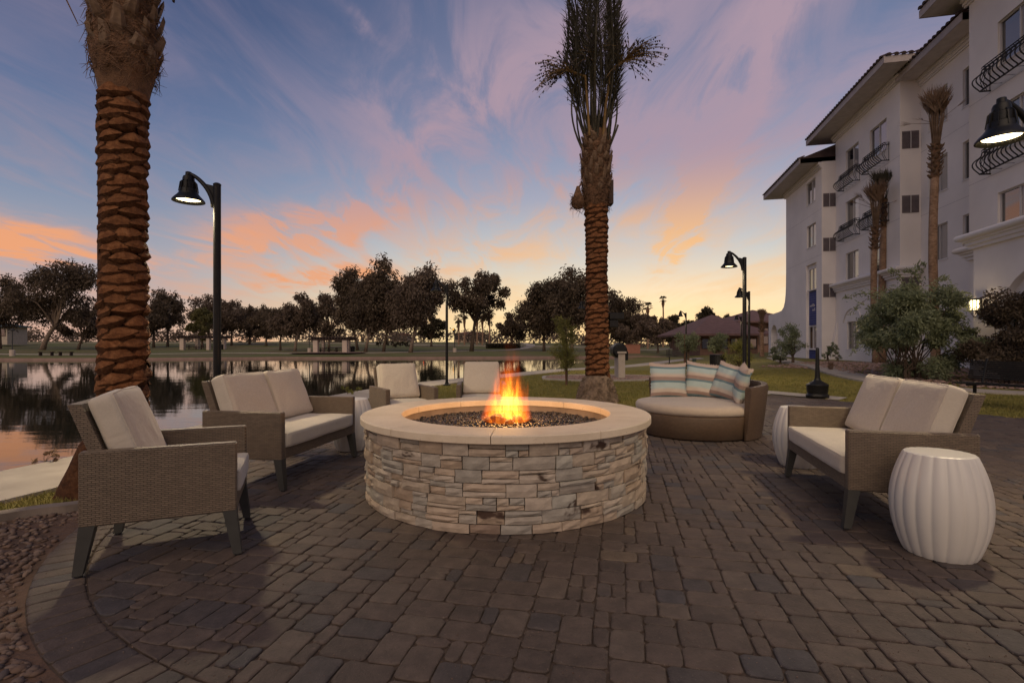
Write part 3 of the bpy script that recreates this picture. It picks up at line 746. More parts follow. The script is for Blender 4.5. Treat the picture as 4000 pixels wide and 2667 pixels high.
# gravel beds: young pine ring and under the bushes
def sheet(name, poly, z, mat):
    m_ = MB(); m_.add([(x,y,z) for x,y in poly], [tuple(range(len(poly)))]); return kind(part(name, m_, mat), 'structure')
def bedpts(poly, n, seed):
    r = random.Random(seed); xs=[p[0] for p in poly]; ys=[p[1] for p in poly]; o=[]
    while len(o) < n:
        x,y = r.uniform(min(xs),max(xs)), r.uniform(min(ys),max(ys))
        if inpoly(x,y,poly): o.append((x,y))
    a = np.array(o); return np.column_stack([a, ground_z(a[:,0],a[:,1])+0.015])
rock1 = [(1.1,17.6),(2.0,16.9),(3.6,16.8),(4.9,17.4),(5.4,18.6),(4.6,19.6),(2.6,19.8),(1.3,19.0)]
pb = bedpts(rock1, 1500, 8)
tag(scatter('rock_mulch', pb, [rg.uniform(0.03,0.07) for _ in pb], 0.6, MAT['pink_gravel'], 9), 'pinkish rock mulch around the staked young pine', 'gravel')
rock2 = [(12.9,27),(13.4,22),(12.6,17.2),(12.4,14.6),(13.5,13.4),(17,12.6),(18.3,20),(18.6,25.5),(17.5,28)]
pb = bedpts(rock2, 2600, 10)
tag(scatter('planting_gravel', pb, [rg.uniform(0.04,0.09) for _ in pb], 0.5, MAT['pink_gravel'], 12), 'pinkish gravel bed under the bushes by the white building', 'gravel')
kind(part('bed_edging', ribbon(catmull([(p[0],p[1],0) for p in rock1+rock1[:1]],6), -0.06, 0.06, -0.1, 0.045), MAT['concrete']), 'structure')
# small paved pad at the barbecue
pad = kind(part('barbecue_pad', (lambda m_: (m_.box(3.2,6.6,17.0,19.6,-0.1,0.012), m_)[1])(MB()), MAT['joint']), 'structure')
pm = MB(); vv, ff = paver_geo(rect_outline(0.30,0.20,rngp)); pm.add(vv, ff); pmesh = pm.mesh('paver', MAT['paver'])
for i in range(11):
    for j in range(12):
        place(link('paver', pmesh, pad), (3.4+i*0.302+(0.15 if j%2 else 0), 17.12+j*0.202, 0.020), (0,0,0))
# concrete landing where the patio meets the lawn
sheet('landing', [(5.15,11.35),(6.3,12.45),(7.05,11.05),(7.6,11.6),(6.5,13.6),(5.0,12.4)], 0.002, MAT['concrete'])

# grass blades where the lawn is close enough to show them
def blades(name, pts, hgt, wid, seed, label):
    nr = np.random.default_rng(seed); pts = np.asarray(pts); n = len(pts)
    an = nr.uniform(0, 2*PI, n); h = hgt*nr.uniform(0.5, 1.3, n); wv = wid*nr.uniform(0.7,1.3,n)
    dx, dy = np.cos(an)*wv, np.sin(an)*wv; lx, ly = nr.normal(0, 0.5, n)*h, nr.normal(0, 0.5, n)*h
    V = np.empty((n,3,3)); V[:,0] = pts; V[:,0,0] -= dx; V[:,0,1] -= dy; V[:,1] = pts; V[:,1,0] += dx; V[:,1,1] += dy
    V[:,2] = pts; V[:,2,0] += lx; V[:,2,1] += ly; V[:,2,2] += h
    o = kind(link(name, np_mesh(name, V.reshape(-1,3), np.arange(3*n).reshape(-1,3), MAT['blades'])), 'stuff')
    return tag(o, label, 'grass')
nr = np.random.default_rng(2); pts = []
cpts = nr.uniform([-5.2,2.6],[-2.6,6.5],(30000,2))
walk_in = [(p.x,p.y) for p in WALK]
wi = []
for i,p in enumerate(WALK):
    t = WALK[min(i+1,len(WALK)-1)]-WALK[max(i-1,0)]; t.normalize(); wi.append(p+Vector((t.y,-t.x,0))*1.13)
strip = [(p.x,p.y) for p in wi if 1.0 < p.y < 7] + [(-2.95,6.2),(-3.05,4.6)] + [(p.x,p.y) for p in CURB[::-1]]
cpts = cpts[inpoly_np(cpts[:,0],cpts[:,1],strip)]; pts = np.column_stack([cpts, np.full(len(cpts),-0.02)])
blades('grass_strip', pts, 0.045, 0.004, 5, 'narrow strip of green grass between curb and lakeside walk')
xy = nr.uniform([-3.5,7.2],[14,24],(420000,2))
keep = (np.abs(xy[:,0]) < 1.05*xy[:,1]) & (nr.uniform(0,1,len(xy)) < (9.5/xy[:,1])**1.5)
xy = xy[keep]; gpz = ground_z(xy[:,0], xy[:,1])
wx = np.interp(xy[:,1], [p.y for p in wi], [p.x for p in wi]); okm = xy[:,0] > wx+0.02
bx_, by_ = xy[:,0], xy[:,1]
okm &= ~inpoly_np(bx_,by_,RP) & (np.hypot(bx_-PIT.x,by_-PIT.y) > 3.0) & ~inpoly_np(bx_,by_,rock1) & ~inpoly_np(bx_,by_,rock2) & ~((bx_>3.2)&(bx_<6.6)&(by_>17)&(by_<19.6))
okm &= ~inpoly_np(bx_,by_,[(5.0,11.2),(6.3,12.4),(7.05,11.05),(7.7,11.6),(6.5,13.7),(4.9,12.4)])
gpx = np.array([(p.x,p.y) for p in GP]); dm = np.full(len(bx_), 1e9)
for q in gpx: dm = np.minimum(dm, (bx_-q[0])**2+(by_-q[1])**2)
okm &= dm > 0.50
pts = np.column_stack([bx_,by_,gpz])[okm]
blades('lawn_blades', pts, 0.045, 0.006, 6, 'short mown lawn between the patio and the white building')

# ================================================================ FIRE PIT
pit = thing('fire_pit', 'round stacked stone fire pit with pale cast coping and burning fire', 'fire pit', (PIT.x, PIT.y, 0))
RW = 1.165; core = MB()
core.lathe([(RW-0.045,0.0),(RW-0.045,0.572),(0.885,0.572),(0.885,0.30)], 72, cap=False); core.lathe([(0.0,0.50),(0.885,0.50)], 48, cap=False)
part('core', core, MAT['curb'], pit, smooth=False)
rs = random.Random(21)
back = MB()
def stone_geo(th0, th1, z0, z1, proud, rng):
    nu, nv = max(2, min(5, int((th1-th0)*RW/0.06))), 2; vv = []; g = 0.0028
    a0, a1 = th0+g/RW, th1-g/RW; zz0, zz1 = z0+g, z1-g
    for j in range(nv+1):
        for i in range(nu+1):
            e = (i in (0,nu)) or (j in (0,nv))
            th = a0+(a1-a0)*i/nu + rng.uniform(-1,1)*0.0015; z = zz0+(zz1-zz0)*j/nv + rng.uniform(-1,1)*0.0015
            r = RW + proud - (0.007 if e else 0) + rng.uniform(-0.003,0.003); vv.append((r*math.sin(th), -r*math.cos(th), max(0.0,z)))
    nfr = len(vv)
    for j in (0, nv):
        for i in range(nu+1):
            th = a0+(a1-a0)*i/nu; r = RW-0.06; vv.append((r*math.sin(th), -r*math.cos(th), max(0.0, zz0+(zz1-zz0)*j/nv)))
    fs = []
    W_ = nu+1
    for j in range(nv):
        for i in range(nu): fs.append((j*W_+i, j*W_+i+1, (j+1)*W_+i+1, (j+1)*W_+i))
    b0, b1 = nfr, nfr+W_
    for i in range(nu):
        fs.append((i+1, i, b0+i, b0+i+1)); fs.append((nv*W_+i, nv*W_+i+1, b1+i+1, b1+i))
    fs.append((0, W_, 2*W_, b1, b0)); fs.append((nu, b0+nu, b1+nu, 2*W_+nu, W_+nu))
    return vv, fs
zrow = 0.0; rows = [0.060,0.086,0.084,0.088,0.084,0.086,0.086]; ns = 0
for hr in rows:
    th = -PI + rs.uniform(0, 0.2); end = th + 2*PI
    while th < end - 1e-6:
        wd = rs.choice([0.12,0.15,0.18,0.2,0.24,0.28]) if hr > 0.08 else rs.choice([0.14,0.2,0.26])
        t1 = min(end, th + wd/RW)
        if end - t1 < 0.08: t1 = end
        mode = rs.random(); pieces = []
        if hr < 0.08 or mode < 0.36: pieces = [(th,t1,0,1)]
        elif mode < 0.62: c_ = rs.uniform(0.55,0.72); pieces = [(th,t1,0,c_),(th,t1,c_,1)]
        elif mode < 0.82: c_ = rs.uniform(0.3,0.45); pieces = [(th,t1,0,c_),(th,t1,c_,1)]
        else:
            c_ = rs.uniform(0.4,0.6); s_ = th+(t1-th)*rs.uniform(0.35,0.65); pieces = [(th,t1,0,c_),(th,s_,c_,1),(s_,t1,c_,1)] if rs.random()<0.5 else [(th,s_,0,c_),(s_,t1,0,c_),(th,t1,c_,1)]
        for (a,b,f0,f1) in pieces:
            v, fs = stone_geo(a, b, zrow+hr*f0, zrow+hr*f1, rs.uniform(-0.011,0.011), rs)
            if abs((a+b)/2) < 1.75:
                m_ = MB(); m_.add(v, fs); part('stone', m_, MAT['stone'], pit); ns += 1
            else: back.add(v, fs)
        th = t1
    zrow += hr
kind(part('stones', back, MAT['stone'], pit), 'stuff')
print('pit stones', ns)
# coping: ten curved slabs
for k in range(10):
    a0 = math.radians(-4 + 36*k) + 0.0022; a1 = math.radians(-4 + 36*(k+1)) - 0.0022; m_ = MB(); n = 12
    prof = [(0.872,0.575),(1.196,0.575),(1.200,0.579),(1.200,0.623),(1.193,0.630),(0.879,0.630),(0.872,0.623)]
    vv = []
    for i in range(n+1):
        th = a0+(a1-a0)*i/n
        for (r,z) in prof: vv.append((r*math.sin(th), -r*math.cos(th), z))
    q = len(prof); fs = []
    for i in range(n):
        for j in range(q): fs.append((i*q+j, i*q+(j+1)%q, (i+1)*q+(j+1)%q, (i+1)*q+j))
    fs += [tuple(range(q)), tuple(n*q+j for j in range(q-1,-1,-1))]
    m_.add(vv, fs); part('coping_slab', m_, MAT['coping'], pit, auto=35)
# black fire glass and lava rock filling
pts = []; rg = random.Random(33)
for _ in range(5200):
    r = 0.868*math.sqrt(rg.random()); q = rg.uniform(0,2*PI); x, y = r*math.cos(q), r*math.sin(q)
    hz = 0.512 + 0.035*math.exp(-(x*x+y*y)/0.12) + 0.008*noise.noise(Vector((x*5,y*5,2)))
    pts.append((PIT.x+x, PIT.y+y, hz+rg.uniform(-0.012,0.004)))
scatter('lava_rock', pts, [rg.choice([0.010,0.013,0.016,0.019]) for _ in pts], 0.75, MAT['lava'], 34, pit)
rl = random.Random(8)
for (x,y,s,rz,z) in [(-0.06,-0.10,0.050,0.3,0.570),(-0.15,-0.06,0.035,1.2,0.56),(0.10,-0.06,0.042,2.2,0.565),(0.02,-0.15,0.032,0.9,0.555),(0.19,-0.02,0.030,0.1,0.55),(-0.02,0.06,0.045,2.0,0.57),(-0.10,0.09,0.034,0.5,0.56),(0.13,0.10,0.036,1.0,0.56)]:
    bm = bmesh.new(); bmesh.ops.create_icosphere(bm, subdivisions=2, radius=s)
    for v in bm.verts: v.co = Vector((v.co.x*1.5, v.co.y*0.9, v.co.z*0.85))*(1+0.35*noise.noise(v.co*30+Vector((x*50,y*40,0))))
    me = bpy.data.meshes.new('charred_log'); bm.to_mesh(me); bm.free(); me.materials.append(MAT['char'])
    place(link('charred_log', me, pit), (x,y,z), (rl.uniform(-.3,.3),rl.uniform(-.3,.3),rz))

# the flame itself: a glowing gas volume
def mat_flame():
    m = bpy.data.materials.new('flame'); m.use_nodes = True; t = NT(m.node_tree); t.n.clear()
    v = coords(t); x, y, z = t.sep(v)
    wn = t.noise(t.mapping(v, scale=(1,1,0.55)), 6.0, 2.0, 0.5); wn2 = t.noise(t.mapping(v, loc=(5,3,1), scale=(1,1,0.55)), 6.0, 2.0, 0.5)
    k = t.math('MULTIPLY', z, 0.55)
    xx = t.math('ADD', x, t.math('MULTIPLY', t.math('SUBTRACT', wn, 0.5), k)); yy = t.math('ADD', y, t.math('MULTIPLY', t.math('SUBTRACT', wn2, 0.5), k))
    xx = t.math('SUBTRACT', xx, t.math('MULTIPLY', z, 0.06))
    wid = t.math('MULTIPLY', 0.205, t.math('POWER', t.math('SUBTRACT', 1.0, t.math('MULTIPLY', z, 1.55), clamp=True), 0.75))
    r = t.math('SQRT', t.math('ADD', t.math('MULTIPLY', xx, xx), t.math('MULTIPLY', yy, yy)))
    body = t.math('SUBTRACT', 1.0, t.math('DIVIDE', r, t.math('ADD', wid, 0.01)), clamp=True)
    f = t.noise(t.mapping(v, scale=(1,1,0.20)), 19.0, 5.0, 0.62, 1.1)
    f2 = t.noise(t.mapping(v, loc=(2,7,0), scale=(1,1,0.28)), 42.0, 3.0, 0.6, 0.6)
    lick = t.maprange(t.math('ADD', t.math('MULTIPLY', f, 0.7), t.math('MULTIPLY', f2, 0.3)), t.math('ADD', 0.40, t.math('MULTIPLY', z, 0.20)), t.math('ADD', 0.58, t.math('MULTIPLY', z, 0.24)))
    heat = t.math('MULTIPLY', t.math('POWER', body, 0.8), t.math('ADD', t.math('MULTIPLY', lick, 0.95), 0.05))
    heat = t.math('MULTIPLY', heat, t.maprange(z, 0.66, 0.10, 0.05, 1.0))
    col = t.ramp(heat, [(0.0,(1.0,0.075,0.003,1)),(0.18,(1.0,0.15,0.007,1)),(0.42,(1.0,0.27,0.016,1)),(0.75,(1.0,0.46,0.05,1))])
    e = t.new('ShaderNodeEmission'); t.put(e.inputs[0], col); t.put(e.inputs[1], t.math('MULTIPLY', t.math('POWER', heat, 1.25), 44.0))
    o = t.new('ShaderNodeOutputMaterial'); t.l.new(e.outputs[0], o.inputs['Volume'])
    return m
MAT['flame'] = mat_flame()
fm = MB(); fm.lathe([(0.16,0.0),(0.25,0.04),(0.25,0.25),(0.24,0.45),(0.18,0.62),(0.05,0.72)], 20)
fl = place(part('flame', fm, MAT['flame'], pit), (0.0,-0.03,0.545), (0,0,0), (1.08,1.08,1.22))
fp = bpy.data.lights.new('fire_light', 'POINT'); fp.energy = 26; fp.color = (1.0,0.50,0.16); fp.shadow_soft_size = 0.12
fo = bpy.data.objects.new('fire_light', fp); COL.objects.link(fo); fo.parent = pit; fo.location = (0,0,0.78)
# ================================================================ FURNITURE
def cushion_mesh(name, wx, wy, wz, r, puff, mat, cuts=9, taper=0.0, sag=0.0, seed=0):
    hx, hy, hz = wx/2, wy/2, wz/2; so_ = Vector((seed*3.1, seed*1.7, 0))
    def fmap(u, out=0.0):
        p = Vector((u.x*hx, u.y*hy, u.z*hz))
        q = Vector((max(-hx+r, min(hx-r, p.x)), max(-hy+r, min(hy-r, p.y)), max(-hz+r, min(hz-r, p.z))))
        dd = p - q; p = q + (dd.normalized()*(r+out) if dd.length > 1e-6 else dd)
        k = (1-u.x*u.x)*(1-u.y*u.y); p.z += puff*k*u.z - sag*k
        p += Vector((0,0,1))*u.z*0.010*noise.noise(p*5+so_)*min(1,k*3+0.2) + Vector((u.x,u.y,0))*0.006*noise.noise(p*8+so_)
        p.x *= 1 - taper*(p.y+hy)/(2*hy); return p
    bm = bmesh.new(); bmesh.ops.create_cube(bm, size=2.0); bmesh.ops.subdivide_edges(bm, edges=bm.edges[:], cuts=cuts, use_grid_fill=True)
    for v in bm.verts: v.co = fmap(Vector([math.copysign(abs(c)**0.75, c) for c in v.co]))     # denser rows near the edges
    me = bpy.data.meshes.new(name); bm.to_mesh(me); bm.free(); me.materials.append(mat)
    me.polygons.foreach_set('use_smooth', [True]*len(me.polygons))
    pm_ = MB()
    for zs in (-1,1):
        loop = []; n = 24
        for (ax,ay,bx,by) in ((-1,-1,1,-1),(1,-1,1,1),(1,1,-1,1),(-1,1,-1,-1)):
            for i in range(n): t = i/n; loop.append(fmap(Vector((ax+(bx-ax)*t, ay+(by-ay)*t, zs)), 0.0005))
        loop.append(loop[0]); pm_.tube(loop, 0.0036, 5, False)
    PIPING[me.name] = pm_.mesh('piping', mat, True); return me
PIPING = {}
def cushion(name, parent, loc, rot, *a, **k):
    me = cushion_mesh(name, *a, **k); o = place(link(name, me, parent), loc, rot); link('piping', PIPING[me.name], o); return o
def leg_mesh(sx_, sy_):
    m_ = MB(); t, b = 0.034, 0.022
    ox, oy = sx_*0.012, sy_*0.040
    top = [(-t,-t),(t,-t),(t,t),(-t,t)]; bot = [(-b+ox,-b+oy),(b+ox,-b+oy),(b+ox,b+oy),(-b+ox,b+oy)]
    m_.hexa([(x,y,0.012) for x,y in bot]+[(x,y,0.262) for x,y in top]); return m_.mesh('leg', MAT['leg_grey'])
def foot_mesh():
    m_ = MB(); m_.lathe([(0.016,0.0),(0.018,0.004),(0.018,0.016)], 12); return m_.mesh('foot', MAT['rubber'])
FOOT = foot_mesh(); LEGS = {(a,b): leg_mesh(a,b) for a in (-1,1) for b in (-1,1)}
AT = 0.062; DP = 0.72; AH = 0.645
def make_seat(name, label, cat, W_, ncush, loc, facing, seed):
    rz = math.atan2(facing[0], -facing[1]); t = thing(name, label, cat, (loc[0],loc[1],0), rz)
    for s in (-1,1):
        m_ = MB(); x0, x1 = sorted((s*W_/2, s*(W_/2-AT))); m_.bbox(x0,x1,-DP/2,DP/2,0.255,AH,0.008); part('arm_panel', m_, MAT['wicker'], t)
    m_ = MB(); iw = W_/2-AT-0.002
    n = 12                                           # front apron bows down a little in the middle
    m_.bbox(-iw, iw, -DP/2+0.002, -DP/2+0.06, 0.256, 0.350, 0.006); part('apron', m_, MAT['wicker'], t)
    m_ = MB(); m_.box(-iw, iw, -DP/2+0.06, DP/2-0.12, 0.30, 0.345); part('seat_deck', m_, MAT['wicker'], t)
    m_ = MB(); bt = 0.075; bw = W_/2-0.030
    def yb(z): return DP/2 - 0.085 + (z-0.64)*0.38
    # leaning back panel
    z0, z1 = 0.27, 0.885
    m_.hexa([(-iw,yb(z0),z0),(iw,yb(z0),z0),(iw,yb(z0)+bt,z0),(-iw,yb(z0)+bt,z0),(-iw+0.012,yb(z1),z1),(iw-0.012,yb(z1),z1),(iw-0.012,yb(z1)+bt*0.8,z1),(-iw+0.012,yb(z1)+bt*0.8,z1)])
    part('back_panel', m_, MAT['wicker'], t)
    sd = 0.60
    cushion('seat_cushion', t, (0, -DP/2-0.018+sd/2, 0.345+0.0625), (0,0,0), 2*iw-0.006, sd, 0.125, 0.026, 0.012, MAT['cushion'], 15, seed=seed)
    cw = (2*iw-0.01)/ncush; lean = math.atan(0.38)
    for k in range(ncush):
        zc = 0.70; y = yb(zc) - 0.085
        cushion('back_cushion', t, (-iw+0.005+cw*(k+0.5), y, zc), (PI/2-lean, 0, 0), cw-0.010, 0.49, 0.135, 0.036, 0.020, MAT['cushion'], 15, taper=0.07 if ncush == 1 else 0.045, seed=seed+k+2)
    for a in (-1,1):
        for b in (-1,1):
            lx, ly = a*(W_/2-0.036), b*(DP/2-0.036)
            l_ = place(link('leg', LEGS[(a,b)], t), (lx, ly, 0)); place(link('foot', FOOT, l_), (a*0.012, b*0.040, 0))
    return t
def seat_from_front(fl, fr, facing):                 # centre from the two front feet
    m_ = (Vector((fl[0],fl[1],0))+Vector((fr[0],fr[1],0)))/2; f_ = Vector((facing[0],facing[1],0)).normalized(); return m_ - f_*(DP/2), f_
def seat(name, label, cat, W_, nc, a, b, facing, seed):
    c, f_ = seat_from_front(a, b, facing); return make_seat(name, label, cat, W_, nc, (c.x,c.y), (f_.x,f_.y), seed)
seat('wicker_armchair', 'taupe wicker armchair in front of the thick palm trunk, seen from its side', 'armchair', 0.70, 1, (-1.575,2.916), (-1.827,3.54), (0.915,0.39), 1)
seat('wicker_loveseat', 'taupe wicker two-seat sofa by the lake, with two back cushions', 'sofa', 1.33, 2, (-1.882,4.20), (-1.673,5.44), (0.988,-0.15), 5)
seat('wicker_loveseat', 'taupe wicker two-seat sofa flanked by two white ribbed stools', 'sofa', 1.40, 2, (2.18,3.33), (2.50,4.64), (-0.97,0.24), 9)
make_seat('wicker_armchair', 'taupe wicker armchair behind the fire pit, beside the white stool', 'armchair', 0.70, 1, (-1.44,6.77), (0.52,-0.854), 13)
make_seat('wicker_armchair', 'taupe wicker armchair standing directly behind the flames', 'armchair', 0.70, 1, (-0.44,7.42), (0.06,-1.0), 17)

def stool(label, loc, rz):
    n = 20; m_ = MB(); prof = []
    for i in range(25):
        t = i/24; z = 0.565*t; r = 0.156 + 0.082*math.sin(PI*(0.05+0.90*t))**0.85 ; prof.append((r, z))
    prof[0] = (prof[0][0]-0.004, 0.0)
    def ribs(q, z): return 1 - 0.038*(1-abs(math.sin(n*q/2))**0.8)
    m_.lathe(prof + [(prof[-1][0]-0.004,0.572)], 200, cap=False, rfun=ribs)
    o = thing('garden_stool', label, 'stool', loc, rz, None)
    body = part('body', m_, MAT['white_ceramic'], o, smooth=True)
    m2 = MB(); rt = prof[-1][0]-0.004
    m2.lathe([(rt*0.999,0.572),(rt-0.006,0.576),(rt-0.03,0.577),(0.001,0.577)], 200, cap=False, rfun=ribs); part('top', m2, MAT['white_ceramic'], o, smooth=True)
    return o
stool('large white ribbed barrel stool standing in front of the two-seat sofa arm', (2.47,2.96,0), 0.1)
stool('white ribbed barrel stool half hidden behind the far sofa arm, near the daybed', (2.86,5.10,0), 0.3)
stool('white ribbed barrel stool between the lakeside sofa and the fire pit', (-1.84,5.90,0), 0.2)

# ---------------------------------------------------------------- round daybed
DB = Vector((2.52, 7.05, 0)); db = thing('round_daybed', 'round brown wicker daybed with curved back and pale seat cushion', 'daybed', DB)
m_ = MB(); m_.lathe([(0.755,0.012),(0.770,0.02),(0.800,0.285),(0.790,0.300),(0.0,0.300)], 96, cap=False); part('base', m_, MAT['wicker_warm'], db, smooth=True)
m_ = MB(); m_.lathe([(0.0,0.302),(0.755,0.302),(0.785,0.315),(0.797,0.345),(0.795,0.385),(0.775,0.412),(0.70,0.428),(0.4,0.437),(0.0,0.440)], 96, cap=False)
cu = part('seat_cushion', m_, MAT['cushion_warm'], db, smooth=True)
m_ = MB(); n = 60; a0, a1 = math.radians(-64), math.radians(118); vv = []; fs = []; uv = []
sec = [(0.803,0.012),(0.828,0.012),(0.865,0.28),(0.905,0.66),(0.890,0.70),(0.825,0.70),(0.812,0.66),(0.803,0.30)]
for i in range(n+1):
    th = a0+(a1-a0)*i/n; k = 0.955+0.045*min(1, i/18)
    for (r,z) in sec: vv.append((r*math.cos(th), r*math.sin(th), z*k if z > 0.3 else z))
q = len(sec); per = [0]
for j in range(q): per.append(per[-1]+math.dist(sec[j], sec[(j+1)%q]))
for i in range(n):
    for j in range(q):
        fs.append((i*q+j, i*q+(j+1)%q, (i+1)*q+(j+1)%q, (i+1)*q+j)); u0, u1 = 0.86*(a1-a0)*i/n, 0.86*(a1-a0)*(i+1)/n
        uv.append([(u0,per[j]),(u0,per[j+1]),(u1,per[j+1]),(u1,per[j])])
for e, rv in ((0,1),(n,0)):
    fs.append(tuple(e*q+j for j in (range(q) if rv else range(q-1,-1,-1)))); pr = [(sec[j][0],sec[j][1]) for j in range(q)]; uv.append(pr if rv else pr[::-1])
m_.add(vv, fs, 0, uv); part('back_rest', m_, MAT['wicker_warm'], db, auto=40)

def pillow_mesh(seed):
    n = 22; v = []; uvp = []; hs = 0.27; rg_ = random.Random(seed)
    for side in (1,-1):
        for j in range(n+1):
            for i in range(n+1):
                a = -1+2*i/n; b = -1+2*j/n; x = hs*a*(1-0.07*(1-b*b)); y = hs*b*(1-0.09*(1-a*a))
                e = max(0,(1-a*a))*max(0,(1-b*b)); th = 0.092*e**0.42
                wr = 0.010*noise.noise(Vector((a*3.2+seed*7, b*3.2, side)))*min(1, e*4) + 0.006*noise.noise(Vector((a*9+seed, b*9, side)))*(1 if e < 0.3 else 0.4)
                v.append((x, y, side*(th+wr*(e > 0.001)))); uvp.append((i/n, j/n))
    fs = []; uv = []; W_ = n+1; o = W_*W_
    for j in range(n):
        for i in range(n):
            fc = (j*W_+i, j*W_+i+1, (j+1)*W_+i+1, (j+1)*W_+i); fs.append(fc); uv.append([uvp[k] for k in fc])
            fc = tuple(o+k for k in reversed(fc)); fs.append(fc); uv.append([uvp[k] for k in fc])
    # frayed flange
    for k in range(150):
        t = rg_.random(); s = rg_.randrange(4); a, b = [(2*t-1,1),(2*t-1,-1),(1,2*t-1),(-1,2*t-1)][s]
        if abs(2*t-1) < 0.75 and rg_.random() < 0.55: continue
        x = hs*a*(1-0.07*(1-b*b)); y = hs*b*(1-0.09*(1-a*a)); dx, dy = [(0,1),(0,-1),(1,0),(-1,0)][s]; l = rg_.uniform(0.008,0.018); w_ = 0.005
        jx = rg_.uniform(-.5,.5); i0 = len(v); zz = rg_.uniform(-0.006,0.006)
        v += [(x-dy*w_-dx*0.004, y-dx*w_-dy*0.004, zz),(x+dy*w_-dx*0.004, y+dx*w_-dy*0.004, zz),(x+dx*l+dy*jx*l, y+dy*l+dx*jx*l, zz)]
        fs.append((i0,i0+1,i0+2)); vvv = (b+1)/2; uv.append([(0.5,vvv)]*3)
    m_ = MB(); m_.add(v, fs, 0, uv); return m_.mesh('striped_pillow', MAT['stripe'], True)
def pillow(label, ang, rad, zc, tilt, roll, yaw, seed):
    p = DB + Vector((rad*math.cos(ang), rad*math.sin(ang), zc)); nrm = Vector((-math.cos(ang+yaw), -math.sin(ang+yaw), 0))
    right = Vector((0,0,1)).cross(nrm); upv = (Vector((0,0,1))*math.cos(tilt) - nrm*math.sin(tilt)).normalized(); nz_ = right.cross(upv)
    M = Matrix((right, upv, nz_)).transposed().to_4x4() @ Matrix.Rotation(roll, 4, 'Z')
    o = link('striped_pillow', pillow_mesh(seed)); o.matrix_world = Matrix.Translation(p) @ M; return tag(o, label, 'pillow', 'striped pillows on the daybed')
R_ = math.radians
pillow('striped pillow nearest the open end of the daybed, next to the palm trunk', R_(113), 0.55, 0.665, R_(12), R_(-1), R_(-25), 1)
pillow('striped pillow second from the open left end of the daybed', R_(58), 0.56, 0.668, R_(14), R_(-7), R_(8), 2)
pillow('striped pillow wedged between two others along the curved daybed back', R_(16), 0.57, 0.665, R_(18), R_(-12), R_(18), 3)
pillow('striped pillow tucked against the end of the curved daybed back', R_(-22), 0.58, 0.66, R_(12), R_(-10), R_(4), 4)

# ================================================================ LAMP POSTS
def lamp_post(label, x, y, energy, lit=True, z=0.0):
    t = thing('lamp_post', label, 'lamp post', (x,y,z), 0, 'curved arm lamp posts'); n_ = 16
    m_ = MB(); m_.lathe([(0.105,0.0),(0.105,0.025),(0.085,0.035),(0.052,0.05),(0.050,0.09)], n_); part('base_plate', m_, MAT['black_metal'], t, auto=40)
    m_ = MB(); m_.tube([(0,0,0.05),(0,0,2.94)], [0.040,0.038], n_); m_.lathe([(0.040,2.935),(0.041,2.95),(0.025,2.962),(0.0,2.966)], n_, cap=False)
    m_.tube([(0.0,-0.038,0.55),(0.0,-0.046,0.55)], 0.03, 10); part('pole', m_, MAT['black_metal'], t, auto=40)
    m_ = MB(); pts = [];  rd = []
    for i in range(13):
        u = i/12; a = u*PI/2; pts.append((-0.035-0.275*math.sin(a)**1.0*(u**0.55) , 0, 2.70+0.365*math.sin(a)**0.85)); rd.append(0.030-0.014*u)
    m_.tube(pts, rd, 10); m_.hexa([(-0.10,-0.012,2.88),(-0.03,-0.012,2.66),(-0.03,0.012,2.66),(-0.10,0.012,2.88),(-0.11,-0.012,2.95),(-0.03,-0.012,2.93),(-0.03,0.012,2.93),(-0.11,0.012,2.95)])
    part('arm', m_, MAT['black_metal'], t, auto=50)
    m_ = MB(); hx = -0.312
    prof = [(0.022,3.085),(0.030,3.08),(0.032,3.045),(0.050,3.035),(0.058,3.015),(0.060,2.975),(0.072,2.968),(0.074,2.905),(0.088,2.895),(0.094,2.850),(0.112,2.825),(0.140,2.795),(0.158,2.772),(0.160,2.760),(0.150,2.758),(0.130,2.785),(0.105,2.815),(0.085,2.835)]
    m_.lathe(prof, 32, (hx,0,0), cap=False); sh = part('lamp_shade', m_, MAT['black_metal'], t, auto=35)
    for k in range(10):
        a = 2*PI*k/10; M = Matrix.Translation((hx,0,0)) @ Matrix.Rotation(a,4,'Z'); f_ = MB()
        f_.hexa([M@Vector(p) for p in [(0.070,-0.004,2.90),(0.098,-0.004,2.86),(0.098,0.004,2.86),(0.070,0.004,2.90),(0.062,-0.004,2.99),(0.083,-0.004,2.965),(0.083,0.004,2.965),(0.062,0.004,2.99)]]); part('fin', f_, MAT['black_metal'], sh)
    m_ = MB(); m_.lathe([(0.0,2.802),(0.06,2.796),(0.118,2.788)], 28, (hx,0,0), cap=False); part('lamp_lens', m_, MAT['lamp_glow'] if lit else MAT['win_frame'], t, smooth=True)
    if energy:
        l_ = bpy.data.lights.new('lamp_light','SPOT'); l_.energy = energy*1.35; l_.color = (1.0,0.80,0.50); l_.spot_size = math.radians(150); l_.spot_blend = 0.6; l_.shadow_soft_size = 0.10
        lo = bpy.data.objects.new('lamp_light', l_); COL.objects.link(lo); lo.parent = t; lo.location = (hx,0,2.775)
    return t
lamp_post('tall black lamp post by the water behind the lakeside sofa, lamp lit', -3.225, 5.6, 260)
lamp_post('black lamp post on the lake edge, seen between the two armchairs', -1.91, 15.0, 150)
lamp_post('black lamp post standing on the lawn behind the striped daybed pillows', 4.70, 10.35, 120)
lamp_post('black lamp post just behind another post on the lawn, overlapping it', 7.87, 17.0, 150)
lamp_post('distant black lamp post by the lakeside bench and small tree', 9.72, 28.6, 120)
lamp_post('faint distant lamp post in front of the brown tiled roofs', 15.0, 33.5, 120, True, gz(15.0,33.5))
lamp_post('black lamp post hidden behind the palm trunk, lit head peeking out', 3.35, 22.4, 150)
